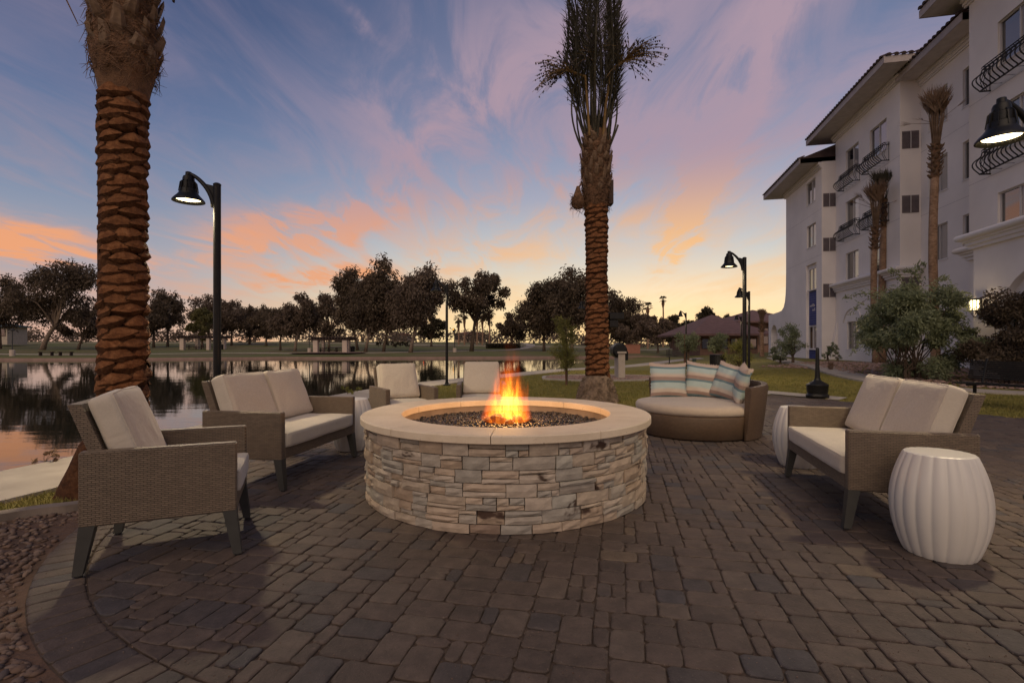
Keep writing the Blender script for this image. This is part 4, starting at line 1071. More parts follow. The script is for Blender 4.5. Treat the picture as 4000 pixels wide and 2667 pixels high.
lamp_post('lit lamp head hanging in front of the white building, post out of view', 4.06, 3.92, 170)

# ================================================================ DATE PALMS
def boot_mesh(seed):
    rg_ = random.Random(seed); vv = []; ncol = 9
    for i in range(ncol):
        s = -1+2*i/(ncol-1); e = max(0.0, 1-abs(s)**1.7); j = lambda a: rg_.uniform(-a,a)*(0.3+0.7*e); x = s*0.5
        vv += [(x,-0.3,-0.50*e-0.08),(x,0.45*e-0.1+j(.10),-0.42*e+j(.04)),(x,1.0*e-0.12+j(.14),-0.12*e+j(.05)),(x,0.86*e-0.12+j(.10),0.10*e+j(.04)),(x,0.34*e-0.1+j(.08),0.46*e+0.02+j(.04)),(x,-0.4,0.52*e+0.06)]
    m_ = MB()
    fs = []; mi = []
    for k in range(5):
        for i in range(ncol-1): fs.append((i*6+k, (i+1)*6+k, (i+1)*6+k+1, i*6+k+1)); mi.append(1 if k in (2,3) else 0)
    m_.add(vv, fs); m_.m = mi
    return m_.mesh('leaf_base', [MAT['boot'], MAT['boot_cut']])
BOOTS = [boot_mesh(k) for k in range(6)]
def trunk_boots(t, axis_fn, rfun, z0, z1, nr_, pitch, seed):
    rg_ = random.Random(seed); z = z0; row = 0; cnt = 0
    while z < z1:
        for k in range(nr_):
            zz = z + pitch*k/nr_ + rg_.uniform(-0.020,0.020); r = rfun(zz); a = 2*PI*(k+0.5*(row%2))/nr_ + row*0.10 + rg_.uniform(-0.10,0.10)
            wv = 2*PI*r/nr_*1.16*rg_.uniform(0.9,1.12); c = axis_fn(zz)
            o = link('leaf_base', BOOTS[rg_.randrange(6)], t); hsc = 0.168*rg_.uniform(0.8,1.2)*r/0.2
            o.location = (c[0]+ (r-0.012)*math.cos(a), c[1]+(r-0.012)*math.sin(a), zz)
            o.rotation_euler = Matrix.Rotation(a-PI/2,3,'Z').to_4x4().to_euler(); o.rotation_euler = (rg_.uniform(-.08,.08), 0.16+rg_.uniform(-.13,.13), a-PI/2)
            o.scale = (wv, 0.056*rg_.uniform(0.75,1.3)*r/0.2, hsc); cnt += 1
        z += pitch; row += 1
    return cnt
def fibre_lathe(prof, seed, n=56, amp=0.03, c=(0,0)):
    m_ = MB(); vv = []
    for (r,z) in prof:
        for k in range(n):
            a = 2*PI*k/n; q = r*(1 + amp*noise.noise(Vector((math.cos(a)*2.2, math.sin(a)*2.2, z*7+seed)))*2 + amp*0.8*noise.noise(Vector((math.cos(a)*7, math.sin(a)*7, z*20+seed))))
            vv.append((c[0]+q*math.cos(a), c[1]+q*math.sin(a), z))
    fs = []
    for i in range(len(prof)-1):
        for k in range(n): fs.append((i*n+k, i*n+(k+1)%n, (i+1)*n+(k+1)%n, (i+1)*n+k))
    m_.add(vv, fs); return m_
def frond_mesh(seed, L=3.3, bow=0.3, mat='palm_leaf', ls=0.42, n=46, s0=0.28):
    rg_ = random.Random(seed); pts = []; K = 16
    for i in range(K+1):
        u = i/K; x = bow*(1.25*math.sin(PI*min(1,u*1.15))*0.55 + 0.9*u**3.0); pts.append(Vector((x, 0.05*math.sin(u*4+seed), u*L*(1-0.06*u))))
    m_ = MB(); m_.tube(pts, [0.022*(1-0.85*i/K)+0.003 for i in range(K+1)], 5)
    for k in range(n):
        u = s0+(1-s0)*(k+0.5)/n; f_ = u*K; i = min(K-1,int(f_)); p = pts[i].lerp(pts[i+1], f_-i); tg = (pts[i+1]-pts[i]).normalized()
        for s in (-1,1):
            l = ls*rg_.uniform(0.7,1.1)*(1-0.45*abs(2*u-1.05)); out = (Vector((0.30+rg_.uniform(-.25,.35), s*0.75, 0)) + tg*rg_.uniform(0.75,1.5)).normalized()
            wd = tg.cross(out).normalized()*0.011; q = p+out*l*0.55; e = p+out*l+Vector((0.02,0,-0.04*l))
            m_.add([p-wd*0.5, p+wd*0.5, q+wd, e, q-wd], [(0,1,2,3,4)])
    return m_.mesh('frond', MAT[mat])
FRONDS = [frond_mesh(k, 3.2+0.25*(k%3), 0.22+0.15*(k%5), ls=0.55) for k in range(8)]
def frond_bundle(t, c, z0, n, seed, spread=1.0):
    rg_ = random.Random(seed)
    for k in range(n):
        a = 2*PI*k*0.381966+rg_.uniform(-.1,.1); u = k/n; r = 0.17*(1-0.75*u)
        o = link('frond', FRONDS[rg_.randrange(8)], t); o.location = (c[0]+r*math.cos(a), c[1]+r*math.sin(a), z0+0.45*u-0.15)
        s = rg_.uniform(0.85,1.1); o.rotation_euler = (0, rg_.uniform(-0.01,0.08)*spread, a); o.scale = (s*spread*(1-0.6*u), s, s)
def bare_stems(t, c, z0, specs):
    for (a, bow, L) in specs:
        m_ = MB(); pts = []
        for i in range(12):
            u = i/11; r = 0.20+bow*math.sin(PI*min(1,u*0.95))**0.8; pts.append((c[0]+r*math.cos(a), c[1]+r*math.sin(a), z0+u*L))
        m_.tube(pts, [0.022-0.010*i/11 for i in range(12)], 6); part('frond_stem', m_, MAT['palm_leaf'], t)
def fruit_cluster(t, p0, dirv, seed, n=46, L=0.85):
    rg_ = random.Random(seed); m_ = MB(); p0 = Vector(p0); dv = Vector(dirv).normalized()
    hub = p0+dv*0.5+Vector((0,0,0.15)); m_.tube([p0, p0+dv*0.25+Vector((0,0,0.10)), hub], [0.028,0.024,0.016], 6)
    fr = []
    for k in range(n):
        q = (dv*rg_.uniform(0.15,1.2)+Vector((rg_.uniform(-.6,.6),rg_.uniform(-.6,.6),rg_.uniform(-0.2,0.85)))).normalized(); s = p0+dv*rg_.uniform(0.25,0.5)+Vector((0,0,0.12)); l = L*rg_.uniform(0.55,1.1); pts = []
        for i in range(5):
            u = i/4; pts.append(s+q*l*u+Vector((0,0,-0.42*l*u*u)))
        m_.tube(pts, [0.006,0.005,0.004,0.004,0.003], 3, False)
        for _ in range(rg_.randrange(3,8)):
            u = rg_.uniform(0.35,1.0); i = min(3,int(u*4)); fr.append(pts[i].lerp(pts[i+1], u*4-i)+Vector((rg_.uniform(-.012,.012),rg_.uniform(-.012,.012),-0.014)))
    o = part('fruit_stalk', m_, MAT['date_stalk'], t); m2 = MB()
    for p in fr: m2.lathe([(0.002,-0.020),(0.012,-0.010),(0.013,0.006),(0.002,0.018)], 6, p)
    kind(part('dates', m2, MAT['date_fruit'], o), 'stuff')
def strands(name, t, n, c, rfun, z0, z1, seed, mat, ln=(0.08,0.25), th=0.0035, droop=0.3):
    rg_ = random.Random(seed); m_ = MB()
    for _ in range(n):
        a = rg_.uniform(0,2*PI); z = rg_.uniform(z0,z1); r = rfun(z)*rg_.uniform(0.97,1.03); p = Vector((c[0]+r*math.cos(a), c[1]+r*math.sin(a), z)); l = rg_.uniform(*ln)
        tg = Vector((-math.sin(a),math.cos(a),0))*rg_.choice((-1,1))*rg_.uniform(0.2,1)+Vector((0,0,rg_.uniform(-0.8,0.6))); tg.normalize(); o_ = Vector((math.cos(a),math.sin(a),0))
        q = p+tg*l*0.5+o_*0.02; e = p+tg*l+o_*rg_.uniform(-0.02,0.05)-Vector((0,0,droop*l*rg_.random())); m_.tube([p,q,e], [th,th*0.8,th*0.3], 3, False)
    return kind(part(name, m_, mat, t), 'stuff')
def stub_mesh(seed):
    rg_ = random.Random(seed); m_ = MB(); h_ = rg_.uniform(0.15,0.24); vv = []
    for (u,w_,o,th) in ((0,0.085,-0.02,0.05),(0.3,0.070,0.012,0.045),(0.65,0.052,0.030,0.032),(1.0,0.036,0.045,0.018)):
        z = u*h_; j = lambda: rg_.uniform(-0.007,0.007)
        vv += [(-w_+j(),o-th*0.5,z+j()),(-w_*0.45+j(),o+th*0.5+j(),z),(w_*0.45+j(),o+th*0.5+j(),z+j()),(w_+j(),o-th*0.5,z+(0.035 if u == 1 else 0)+j())]
    fs = [(4*i+k,4*i+(k+1)%4,4*i+4+(k+1)%4,4*i+4+k) for i in range(3) for k in range(4)]+[(12,13,14,15)]
    m_.add(vv, fs); return m_.mesh('frond_stub', MAT['dry_palm'])
STUBS = [stub_mesh(k) for k in range(4)]
def stubs(t, c, rfun, z0, z1, n, seed, sc=1.0):
    rg_ = random.Random(seed)
    for k in range(n):
        a = 2*PI*k*0.381966; z = z0+(z1-z0)*(k+0.5)/n; r = rfun(z)-0.01; o = link('frond_stub', STUBS[k%4], t); o.location = (c[0]+r*math.cos(a), c[1]+r*math.sin(a), z)
        o.rotation_euler = (rg_.uniform(-0.16,0.06), rg_.uniform(-0.35,0.35), a-PI/2); o.scale = (sc*rg_.uniform(0.7,1.2), sc, sc*rg_.uniform(0.8,1.2))

# -- the thick palm at the left
p1 = thing('date_palm', 'thick shaggy date palm trunk by the lake behind the side-on armchair', 'palm tree', (-3.33,4.36,0))
def ax1(z): return (0.012*math.sin(z*1.3)+0.010*z, 0.0)
def r1(z): return 0.160+0.006*math.sin(z*2.1)
part('trunk', fibre_lathe([(0.43,-0.06),(0.40,0.05),(0.34,0.2),(0.27,0.38),(0.19,0.5)]+[(0.157,0.5+0.25*i) for i in range(1,12)]+[(0.16,3.35)], 3, 40, 0.05), MAT['boot'], p1, smooth=True)
n1_ = trunk_boots(p1, ax1, r1, 0.40, 3.26, 5, 0.092, 4)
def rb1(z): return float(np.interp(z, [3.20,3.33,3.48,3.60,3.9,4.2,4.6,5.2], [0.157,0.175,0.205,0.232,0.222,0.212,0.205,0.18]))
part('fibre_sheath', fibre_lathe([(rb1(3.2+0.05*i),3.2+0.05*i) for i in range(40)], 9, 60, 0.035, (0.03,0)), MAT['fibre'], p1, smooth=True)
stubs(p1, (0.03,0), rb1, 3.52, 5.0, 76, 12, 0.9); strands('fibres', p1, 1500, (0.03,0), rb1, 3.45, 5.0, 13, MAT['fibre'], (0.06,0.20))
frond_bundle(p1, (0.03,0), 5.0, 26, 15); fruit_cluster(p1, (0.15,0,4.62), (0.95,-0.1,0.05), 3, 30, 0.55)
m_ = MB(); m_.tube([(-0.28,-0.1,3.86),(-0.36,-0.12,4.05),(-0.40,-0.12,4.13)], [0.004,0.006,0.003], 4); part('fibre_wisp', m_, MAT['fibre'], p1)

# -- the palm behind the fire pit
p2 = thing('date_palm', 'tall date palm on the lawn behind the fire pit, fronds tied upright', 'palm tree', (1.80,10.75,0))
def ax2(z): return (-0.008*z, 0.0)
def r2(z): return 0.212+0.008*math.sin(z*1.7)
part('trunk', fibre_lathe([(0.21,0.30)]+[(0.205,0.55+0.25*i) for i in range(1,14)]+[(0.205,4.2)], 5, 44, 0.07, (-0.015,0)), MAT['boot'], p2, smooth=True)
part('root_flare', fibre_lathe([(0.47,-0.05),(0.44,0.05),(0.40,0.14),(0.37,0.24),(0.345,0.34),(0.32,0.44),(0.27,0.52),(0.20,0.56)], 5, 60, 0.09, (-0.015,0)), MAT['root'], p2, smooth=True)
strands('rootlets', p2, 900, (-0.015,0), lambda z: float(np.interp(z,[0,0.14,0.34,0.52],[0.45,0.40,0.345,0.27])), 0.0, 0.52, 51, MAT['root'], (0.03,0.09), 0.006)
n2_ = trunk_boots(p2, ax2, r2, 0.55, 4.15, 5, 0.106, 7)
def rb2(z): return float(np.interp(z, [4.05,4.15,4.35,4.7,5.0,5.35,5.7], [0.215,0.235,0.26,0.285,0.28,0.26,0.19]))
part('fibre_sheath', fibre_lathe([(rb2(4.05+0.06*i),4.05+0.06*i) for i in range(28)], 19, 56, 0.05, (-0.035,0)), MAT['fibre'], p2, smooth=True)
stubs(p2, (-0.035,0), rb2, 4.3, 5.5, 56, 22, 1.1); strands('fibres', p2, 1300, (-0.035,0), rb2, 4.1, 5.5, 23, MAT['fibre'], (0.08,0.26), 0.005)
frond_bundle(p2, (-0.05,0), 5.35, 36, 25)
bare_stems(p2, (-0.04,0), 5.15, [(PI+0.1,0.32,1.9),(PI-0.25,0.20,1.7),(-0.15,0.24,1.9),(0.2,0.15,2.0),(PI+0.5,0.12,2.0),(-0.5,0.10,1.8)])
m_ = MB(); m_.tube([(0.22,-0.1,5.25),(0.36,-0.12,5.62),(0.40,-0.12,5.75)], [0.012,0.016,0.022], 6); part('frond_stem', m_, MAT['palm_leaf'], p2)
m_ = MB(); m_.tube([(0.08,-0.22,5.5),(0.12,-0.26,6.1),(0.22,-0.28,6.75)], [0.03,0.028,0.022], 6); m_.tube([(-0.2,-0.2,5.5),(-0.26,-0.26,6.2),(-0.3,-0.28,6.7)], [0.026,0.024,0.02], 6); part('fruit_stem', m_, MAT['date_stalk'], p2)
fruit_cluster(p2, (0.16,-0.25,6.70), (0.65,-0.1,0.30), 31, 95, 0.85); fruit_cluster(p2, (-0.28,-0.2,6.70), (-0.75,0.0,0.0), 32, 85, 0.70); fruit_cluster(p2, (-0.10,-0.28,6.55), (-0.08,-0.30,0.75), 33, 60, 0.5)
# drooping fibre clump, clipped sheath and strapped-on black boxes
m_ = fibre_lathe([(0.02,4.02),(0.10,4.05),(0.14,4.14),(0.12,4.26),(0.07,4.36),(0.03,4.5)], 2, 20, 0.18, (-0.42,-0.05)); m_.tube([(-0.42,-0.05,4.45),(-0.36,-0.05,4.55),(-0.27,-0.05,4.50)], [0.02,0.02,0.02], 6); part('fibre_clump', m_, MAT['fibre'], p2, smooth=True)
strands('fibres', p2, 180, (-0.42,-0.05), lambda z: 0.12, 4.02, 4.35, 40, MAT['fibre'], (0.06,0.16), 0.005)
m_ = MB(); m_.bbox(0.21,0.31,-0.12,0.10,4.12,4.62,0.01); part('sheath_flap', m_, MAT['dark_wood'], p2)
sp = thing('black_fixture', 'pair of black boxes strapped to the palm trunk behind the pit', 'light fixture', (1.80+0.245,10.75,0))
m_ = MB(); m_.bbox(-0.02,0.285,-0.13,0.13,1.72,1.86,0.01); part('housing', m_, MAT['black_metal'], sp); m_ = MB(); m_.bbox(-0.02,0.165,-0.11,0.11,1.555,1.712,0.01); part('housing', m_, MAT['black_metal'], sp)
print('boots', n1_, n2_)
# ================================================================ WHITE BUILDING
ZB = 0.20; UV_ = Vector((0.2055,0.9787,0)); NI = Vector((0.9787,-0.2055,0))       # along the facade, into the building
CF, CM, CR, CN, CG = 12.784, 13.588, 14.49, 13.588, 12.10                        # facade planes: X = c + 0.21 Y
def fp_(c, y, z, off=0.0): return Vector((c+0.21*y, y, z)) + NI*off
def fy(c, px): return c*F/(px-2420.0)
hotel = thing('white_building', 'four-storey white stucco building with tiled eaves and iron balconies', 'building', (19.6,28.0,ZB))
def wallface(m_, c, y0, y1, z0, z1, holes, rd=0.16):
    ys = sorted({y0,y1}|{q for h in holes for q in h[:2]}); zs = sorted({z0,z1}|{q for h in holes for q in h[2:4]})
    for i in range(len(ys)-1):
        for j in range(len(zs)-1):
            my, mz = (ys[i]+ys[i+1])/2, (zs[j]+zs[j+1])/2
            if any(h[0] < my < h[1] and h[2] < mz < h[3] for h in holes): continue
            m_.add([fp_(c,ys[i],zs[j]),fp_(c,ys[i+1],zs[j]),fp_(c,ys[i+1],zs[j+1]),fp_(c,ys[i],zs[j+1])], [(0,1,2,3)])
    for (a,b,za,zb) in [h[:4] for h in holes]:
        for (p,q) in (((a,za),(b,za)),((b,za),(b,zb)),((b,zb),(a,zb)),((a,zb),(a,za))):
            m_.add([fp_(c,p[0],p[1]),fp_(c,q[0],q[1]),fp_(c,q[0],q[1],rd),fp_(c,p[0],p[1],rd)], [(0,1,2,3)])
def fbox(m_, c, y0, y1, z0, z1, o0, o1):
    m_.hexa([fp_(c,y0,z0,o0),fp_(c,y1,z0,o0),fp_(c,y1,z0,o1),fp_(c,y0,z0,o1),fp_(c,y0,z1,o0),fp_(c,y1,z1,o0),fp_(c,y1,z1,o1),fp_(c,y0,z1,o1)])
def window(c, y0, y1, z0, z1, split=0.5, rd=0.13, sky_pane=True):
    m_ = MB(); w_ = 0.045
    for (a,b,za,zb) in ((y0,y1,z0,z0+w_),(y0,y1,z1-w_,z1),(y0,y0+w_,z0+w_,z1-w_),(y1-w_,y1,z0+w_,z1-w_)): fbox(m_, c, a, b, za, zb, rd-0.05, rd+0.02)
    ys = y0+(y1-y0)*split; fbox(m_, c, ys-w_*0.6, ys+w_*0.6, z0+w_, z1-w_, rd-0.055, rd+0.02)
    wo = part('window', m_, MAT['win_frame'], hotel, world=True)
    for k,(a,b) in enumerate(((y0+w_,ys-w_*0.6),(ys+w_*0.6,y1-w_))):
        p_ = MB(); t_ = RNG.uniform(-0.004,0.004); p_.add([fp_(c,a,z0+w_,rd-0.01+t_),fp_(c,b,z0+w_,rd-0.01-t_),fp_(c,b,z1-w_,rd-0.01-t_),fp_(c,a,z1-w_,rd-0.01+t_)], [(0,1,2,3)])
        part('pane', p_, MAT['painted_sky_glass'] if (k == 0 and sky_pane) else MAT['glass'], wo, world=True)  # nearer pane takes the glass with sky reflection put into its colour
    s_ = MB(); fbox(s_, c, y0-0.04, y1+0.04, z0-0.05, z0, -0.03, rd); part('sill', s_, MAT['trim'], wo, world=True)
ROW = [(11.15,12.75),(8.10,9.70),(5.02,6.63)]
W_far = [(fy(CF,3185),fy(CF,3150),10.6,12.1),(fy(CF,3187),fy(CF,3152),7.70,9.18),(fy(CF,3184),fy(CF,3154),4.83,6.28),(fy(CF,3184),fy(CF,3154),0.90,2.42)]
W_midA = [(29.10,30.75)+r for r in ROW]+[(29.10,30.6,0.91,2.54)]; W_midB = [(26.06,27.8)+r for r in ROW]
W_rec = [(22.62,24.0)+r for r in ROW]+[(21.18,21.62)+r for r in ROW]
W_near = [(16.55,18.40)+r for r in ROW]
def endwall(m_, c, y, z0, z1, depth): m_.add([fp_(c,y,z0),fp_(c,y,z0,depth),fp_(c,y,z1,depth),fp_(c,y,z1)], [(0,1,2,3)])
YFN, YFF = 32.36, 39.3
# far wing (tall tiled recess between its windows)
m_ = MB(); yA, yB = fy(CF,3189), fy(CF,3149)
wallface(m_, CF, YFN, YFF, ZB-0.3, 12.75, [W_far[0],W_far[1],(yA,yB,ZB-0.25,6.55)], 0.16); endwall(m_, CF, YFN, ZB-0.3, 12.75, 6); endwall(m_, CF, YFF, ZB-0.3, 12.75, 8)
m_.add([fp_(CF,yA,ZB-0.25,0.16),fp_(CF,yB,ZB-0.25,0.16),fp_(CF,yB,6.55,0.16),fp_(CF,yA,6.55,0.16)], [(0,1,2,3)])
part('wall', m_, MAT['stucco'], hotel, world=True)
for q in W_far: window(CF, *q, rd=0.13 if q[2] > 7 else 0.155)
for (za,zb) in ((2.47,4.76),(ZB-0.25,0.84)):
    p_ = MB(); fbox(p_, CF, W_far[2][0], W_far[2][1], za, zb, 0.11, 0.155); tp = part('tile_panel', p_, MAT['blue_tile'], hotel, world=True)
    if za > 2:
        rl_ = random.Random(4)
        for r_ in range(2):
            y = W_far[2][1]-0.10
            for k in range(5 if r_ == 0 else 3):
                wv = rl_.uniform(0.06,0.14); y -= wv+0.08; b_ = MB(); hh = rl_.uniform(0.10,0.22)
                fbox(b_, CF, y-(0.45 if r_ else 0.0), y+wv-(0.45 if r_ else 0.0), 3.72-0.30*r_, 3.72-0.30*r_+hh, 0.10, 0.109); part('pale_mark', b_, MAT['win_frame'], tp, world=True)
# swept buttress and garden wall with an arched gateway at the far end
m_ = MB(); prof = [(39.28,7.2),(39.31,6.0),(39.40,5.1),(39.58,4.5),(39.9,4.08),(40.4,3.86),(41.2,3.79),(43.9,3.70)]
arch = [(41.5,ZB-0.3),(41.5,1.95)]+[(42.35-0.85*math.cos(PI*k/12), 1.95+0.85*math.sin(PI*k/12)) for k in range(1,12)]+[(43.2,1.95),(43.2,ZB-0.3)]
topz = lambda y: float(np.interp(y, [p[0] for p in prof], [p[1] for p in prof]))
def archz(y): return 1.95+math.sqrt(max(0,0.85**2-(y-42.35)**2)) if 41.5 < y < 43.2 else ZB-0.3
ysl = sorted(set([39.28+0.06*i for i in range(28)]+[41.0+0.07*i for i in range(42)]+[41.4999,41.5001,43.1999,43.2001,43.9]))
for off in (0.0,0.45):
    for a,b in zip(ysl[:-1],ysl[1:]):
        mid_ = (a+b)/2
        m_.add([fp_(CF,a,archz(a) if 41.5<mid_<43.2 else ZB-0.3,off),fp_(CF,b,archz(b) if 41.5<mid_<43.2 else ZB-0.3,off),fp_(CF,b,topz(b),off),fp_(CF,a,topz(a),off)], [(0,1,2,3)])
for a,b in zip(ysl[:-1],ysl[1:]): m_.add([fp_(CF,a,topz(a),0),fp_(CF,b,topz(b),0),fp_(CF,b,topz(b),0.45),fp_(CF,a,topz(a),0.45)], [(0,1,2,3)])
for k in range(len(arch)-1):
    p,q = arch[k],arch[k+1]; m_.add([fp_(CF,p[0],p[1],0),fp_(CF,q[0],q[1],0),fp_(CF,q[0],q[1],0.45),fp_(CF,p[0],p[1],0.45)], [(0,1,2,3)])
m_.add([fp_(CF,43.9,ZB-0.3,0),fp_(CF,43.9,ZB-0.3,0.45),fp_(CF,43.9,3.7,0.45),fp_(CF,43.9,3.7,0)], [(0,1,2,3)])
part('garden_wall', m_, MAT['stucco'], hotel, world=True)
# middle wing
m_ = MB(); YMN, YMF = 24.8, 32.2
wallface(m_, CM, YMN, YMF, ZB-0.3, 14.3, W_midA+W_midB); endwall(m_, CM, YMN, ZB-0.3, 14.3, 6); endwall(m_, CM, YMF, ZB-0.3, 14.3, 6)
m_.hexa([fp_(CM,31.9,ZB-0.3,-0.45),fp_(CM,33.0,ZB-0.3,-0.45),fp_(CM,33.0,ZB-0.3,0.1),fp_(CM,31.9,ZB-0.3,0.1),fp_(CM,31.9,2.6,-0.002),fp_(CM,32.21,2.6,-0.002),fp_(CM,32.21,2.6,0.1),fp_(CM,31.9,2.6,0.1)])
part('wall', m_, MAT['stucco'], hotel, world=True)
for q in W_midA+W_midB: window(CM, *q)
hd = MB(); pr_ = []
for k in range(17):
    a = PI*(0.12+0.76*k/16); pr_.append((29.85-1.25*math.cos(a), 2.05+1.25*math.sin(a)))
for p,q in zip(pr_[:-1],pr_[1:]):
    hd.hexa([fp_(CM,p[0],p[1],-0.06),fp_(CM,q[0],q[1],-0.06),fp_(CM,q[0],q[1],0.0),fp_(CM,p[0],p[1],0.0),fp_(CM,p[0],p[1]+0.09,-0.06),fp_(CM,q[0],q[1]+0.09,-0.06),fp_(CM,q[0],q[1]+0.09,0.0),fp_(CM,p[0],p[1]+0.09,0.0)])
part('arch_hood', hd, MAT['trim'], hotel, world=True)
# recessed link
m_ = MB(); wallface(m_, CR, 19.0, 25.2, ZB-0.3, 13.95, W_rec); part('wall', m_, MAT['stucco'], hotel, world=True)
for q in W_rec[:3]: window(CR, *q)
for q in W_rec[3:]: window(CR, *q, split=0.12, sky_pane=False)
# near wing
m_ = MB(); YNF = 19.9; wallface(m_, CN, 9.0, YNF, ZB-0.3, 14.75, W_near); endwall(m_, CN, YNF, ZB-0.3, 14.75, 2.5); part('wall', m_, MAT['stucco'], hotel, world=True)
for q in W_near: window(CN, *q)
# ground-floor bay with a big arched window
m_ = MB(); yb0, yb1 = 10.5, 17.5; ac, ar, az0 = 14.55, 1.75, 1.95
aw = lambda y: az0+math.sqrt(max(0,ar*ar-(y-ac)**2))*0.92
ysl = sorted([yb0,yb1]+[ac-ar+2*ar*k/24 for k in range(25)])
for a,b in zip(ysl[:-1],ysl[1:]):
    ina = ac-ar-1e-6 <= a and b <= ac+ar+1e-6
    m_.add([fp_(CG,a,aw(a) if ina else ZB-0.3),fp_(CG,b,aw(b) if ina else ZB-0.3),fp_(CG,b,4.6),fp_(CG,a,4.6)], [(0,1,2,3)])
    if ina:
        m_.add([fp_(CG,a,aw(a)),fp_(CG,b,aw(b)),fp_(CG,b,aw(b),0.22),fp_(CG,a,aw(a),0.22)], [(0,1,2,3)])
        m_.add([fp_(CG,a,2.55,0.22),fp_(CG,b,2.55,0.22),fp_(CG,b,max(2.55,aw(b)),0.22),fp_(CG,a,max(2.55,aw(a)),0.22)], [(0,1,2,3)])
for y in (ac-ar,ac+ar): m_.add([fp_(CG,y,ZB-0.3),fp_(CG,y,az0),fp_(CG,y,az0,0.22),fp_(CG,y,ZB-0.3,0.22)], [(0,1,2,3)])
m_.add([fp_(CG,ac-ar,ZB-0.3,0.22),fp_(CG,ac+ar,ZB-0.3,0.22),fp_(CG,ac+ar,0.95,0.22),fp_(CG,ac-ar,0.95,0.22)], [(0,1,2,3)])
endwall(m_, CG, yb1, ZB-0.3, 4.6, 1.5); m_.add([fp_(CG,yb0,4.6),fp_(CG,yb1,4.6),fp_(CG,yb1,4.6,1.5),fp_(CG,yb0,4.6,1.5)], [(0,1,2,3)])
part('wall', m_, MAT['stucco'], hotel, world=True)
window(CG, ac-ar+0.02, ac-0.6, 0.95, 2.55, 0.5, 0.2, False); window(CG, ac-0.6, ac+0.6, 0.95, 2.55, 0.5, 0.2, False); window(CG, ac+0.6, ac+ar-0.02, 0.95, 2.55, 0.5, 0.2, False)
# cornice bands: a fat roll over stepped mouldings
def cornice(c, y0, y1, z, ends=(True,True), ret=None):
    m_ = MB(); sec = [(0.0,-0.50),(-0.10,-0.50),(-0.10,-0.40),(-0.17,-0.38),(-0.17,-0.28),(-0.24,-0.26),(-0.24,-0.20)]+[(-0.24-0.13*math.sin(PI*k/8)**0.9-0.02, -0.20+0.22*(1-math.cos(PI*k/8))/2) for k in range(1,9)]+[(-0.20,0.03),(0.0,0.05)]
    n_ = len(sec)
    path = [(y0,1),(y1,1)]
    v = [fp_(c,y0,z+b,a) + UV_*(a if ends[0] else 0) for a,b in sec] + [fp_(c,y1,z+b,a) - UV_*(a if ends[1] else 0) for a,b in sec]
    m_.add(v, [(i,i+1,n_+i+1,n_+i) for i in range(n_-1)]+[tuple(range(n_)),tuple(n_+i for i in range(n_-1,-1,-1))])
    if ret:                                          # return along the end wall
        ye, s_, L_ = ret
        v = [fp_(c,ye,z+b,a) + UV_*(s_*-a) for a,b in sec] + [fp_(c,ye,z+b,L_) + UV_*(s_*-a) for a,b in sec]
        m_.add(v, [(i,i+1,n_+i+1,n_+i) for i in range(n_-1)]+[tuple(n_+i for i in range(n_))])
    part('cornice', m_, MAT['trim'], hotel, world=True, auto=40)
cornice(CM, YMN, YMF, 4.95, ret=(YMN,-1,0.8)); cornice(CN, 17.3, YNF, 4.95, ret=(YNF,1,0.8)); cornice(CG, yb0, yb1, 4.95, ret=(yb1,1,1.4))
# stucco control joints
m_ = MB()
for (c,a,b,zz) in [(CM,YMN,YMF,(10.35,7.3)),(CF,YFN,YFF,(9.8,6.9)),(CR,19.9,24.7,(10.4,7.35)),(CN,12,YNF,(10.4,7.35))]:
    for z in zz: fbox(m_, c, a, b, z, z+0.012, -0.003, 0.0)
part('joint_bead', m_, MAT['fascia'], hotel, world=True)
# wall grilles on the end walls
for (c,y,z,dw) in [(CM,YMN,11.07,0),(CM,YMN,7.97,0),(CM,YMN,4.0,0),(CF,YFN,10.3,-0.08),(CF,YFN,7.5,-0.08),(CF,YFN,4.6,-0.08)]:
    g = MB(); w_ = 0.72 if dw == 0 else 0.70; h_ = 0.84
    def gp(o,zz,dy): return fp_(c,y,zz,o) - UV_*dy
    g.hexa([gp(0.08,z-h_/2,0),gp(0.08+w_,z-h_/2,0),gp(0.08+w_,z-h_/2,0.02),gp(0.08,z-h_/2,0.02),gp(0.08,z+h_/2,0),gp(0.08+w_,z+h_/2,0),gp(0.08+w_,z+h_/2,0.02),gp(0.08,z+h_/2,0.02)])
    go = part('wall_grille', g, MAT['grille'], hotel, world=True)
    for k in range(12):
        zz = z-h_/2+0.05+k*(h_-0.1)/11; s_ = MB(); s_.hexa([gp(0.10,zz-0.02,0.02),gp(0.06+w_,zz-0.02,0.02),gp(0.06+w_,zz-0.03,0.05),gp(0.10,zz-0.03,0.05),gp(0.10,zz+0.02,0.02),gp(0.06+w_,zz+0.02,0.02),gp(0.06+w_,zz-0.018,0.05),gp(0.10,zz-0.018,0.05)]); part('louvre', s_, MAT['grille'], go, world=True)
    s_ = MB(); s_.hexa([gp(0.08+w_/2-0.015,z-h_/2,0.02),gp(0.08+w_/2+0.015,z-h_/2,0.02),gp(0.08+w_/2+0.015,z-h_/2,0.06),gp(0.08+w_/2-0.015,z-h_/2,0.06),gp(0.08+w_/2-0.015,z+h_/2,0.02),gp(0.08+w_/2+0.015,z+h_/2,0.02),gp(0.08+w_/2+0.015,z+h_/2,0.06),gp(0.08+w_/2-0.015,z+h_/2,0.06)]); part('louvre', s_, MAT['win_frame'], go, world=True)
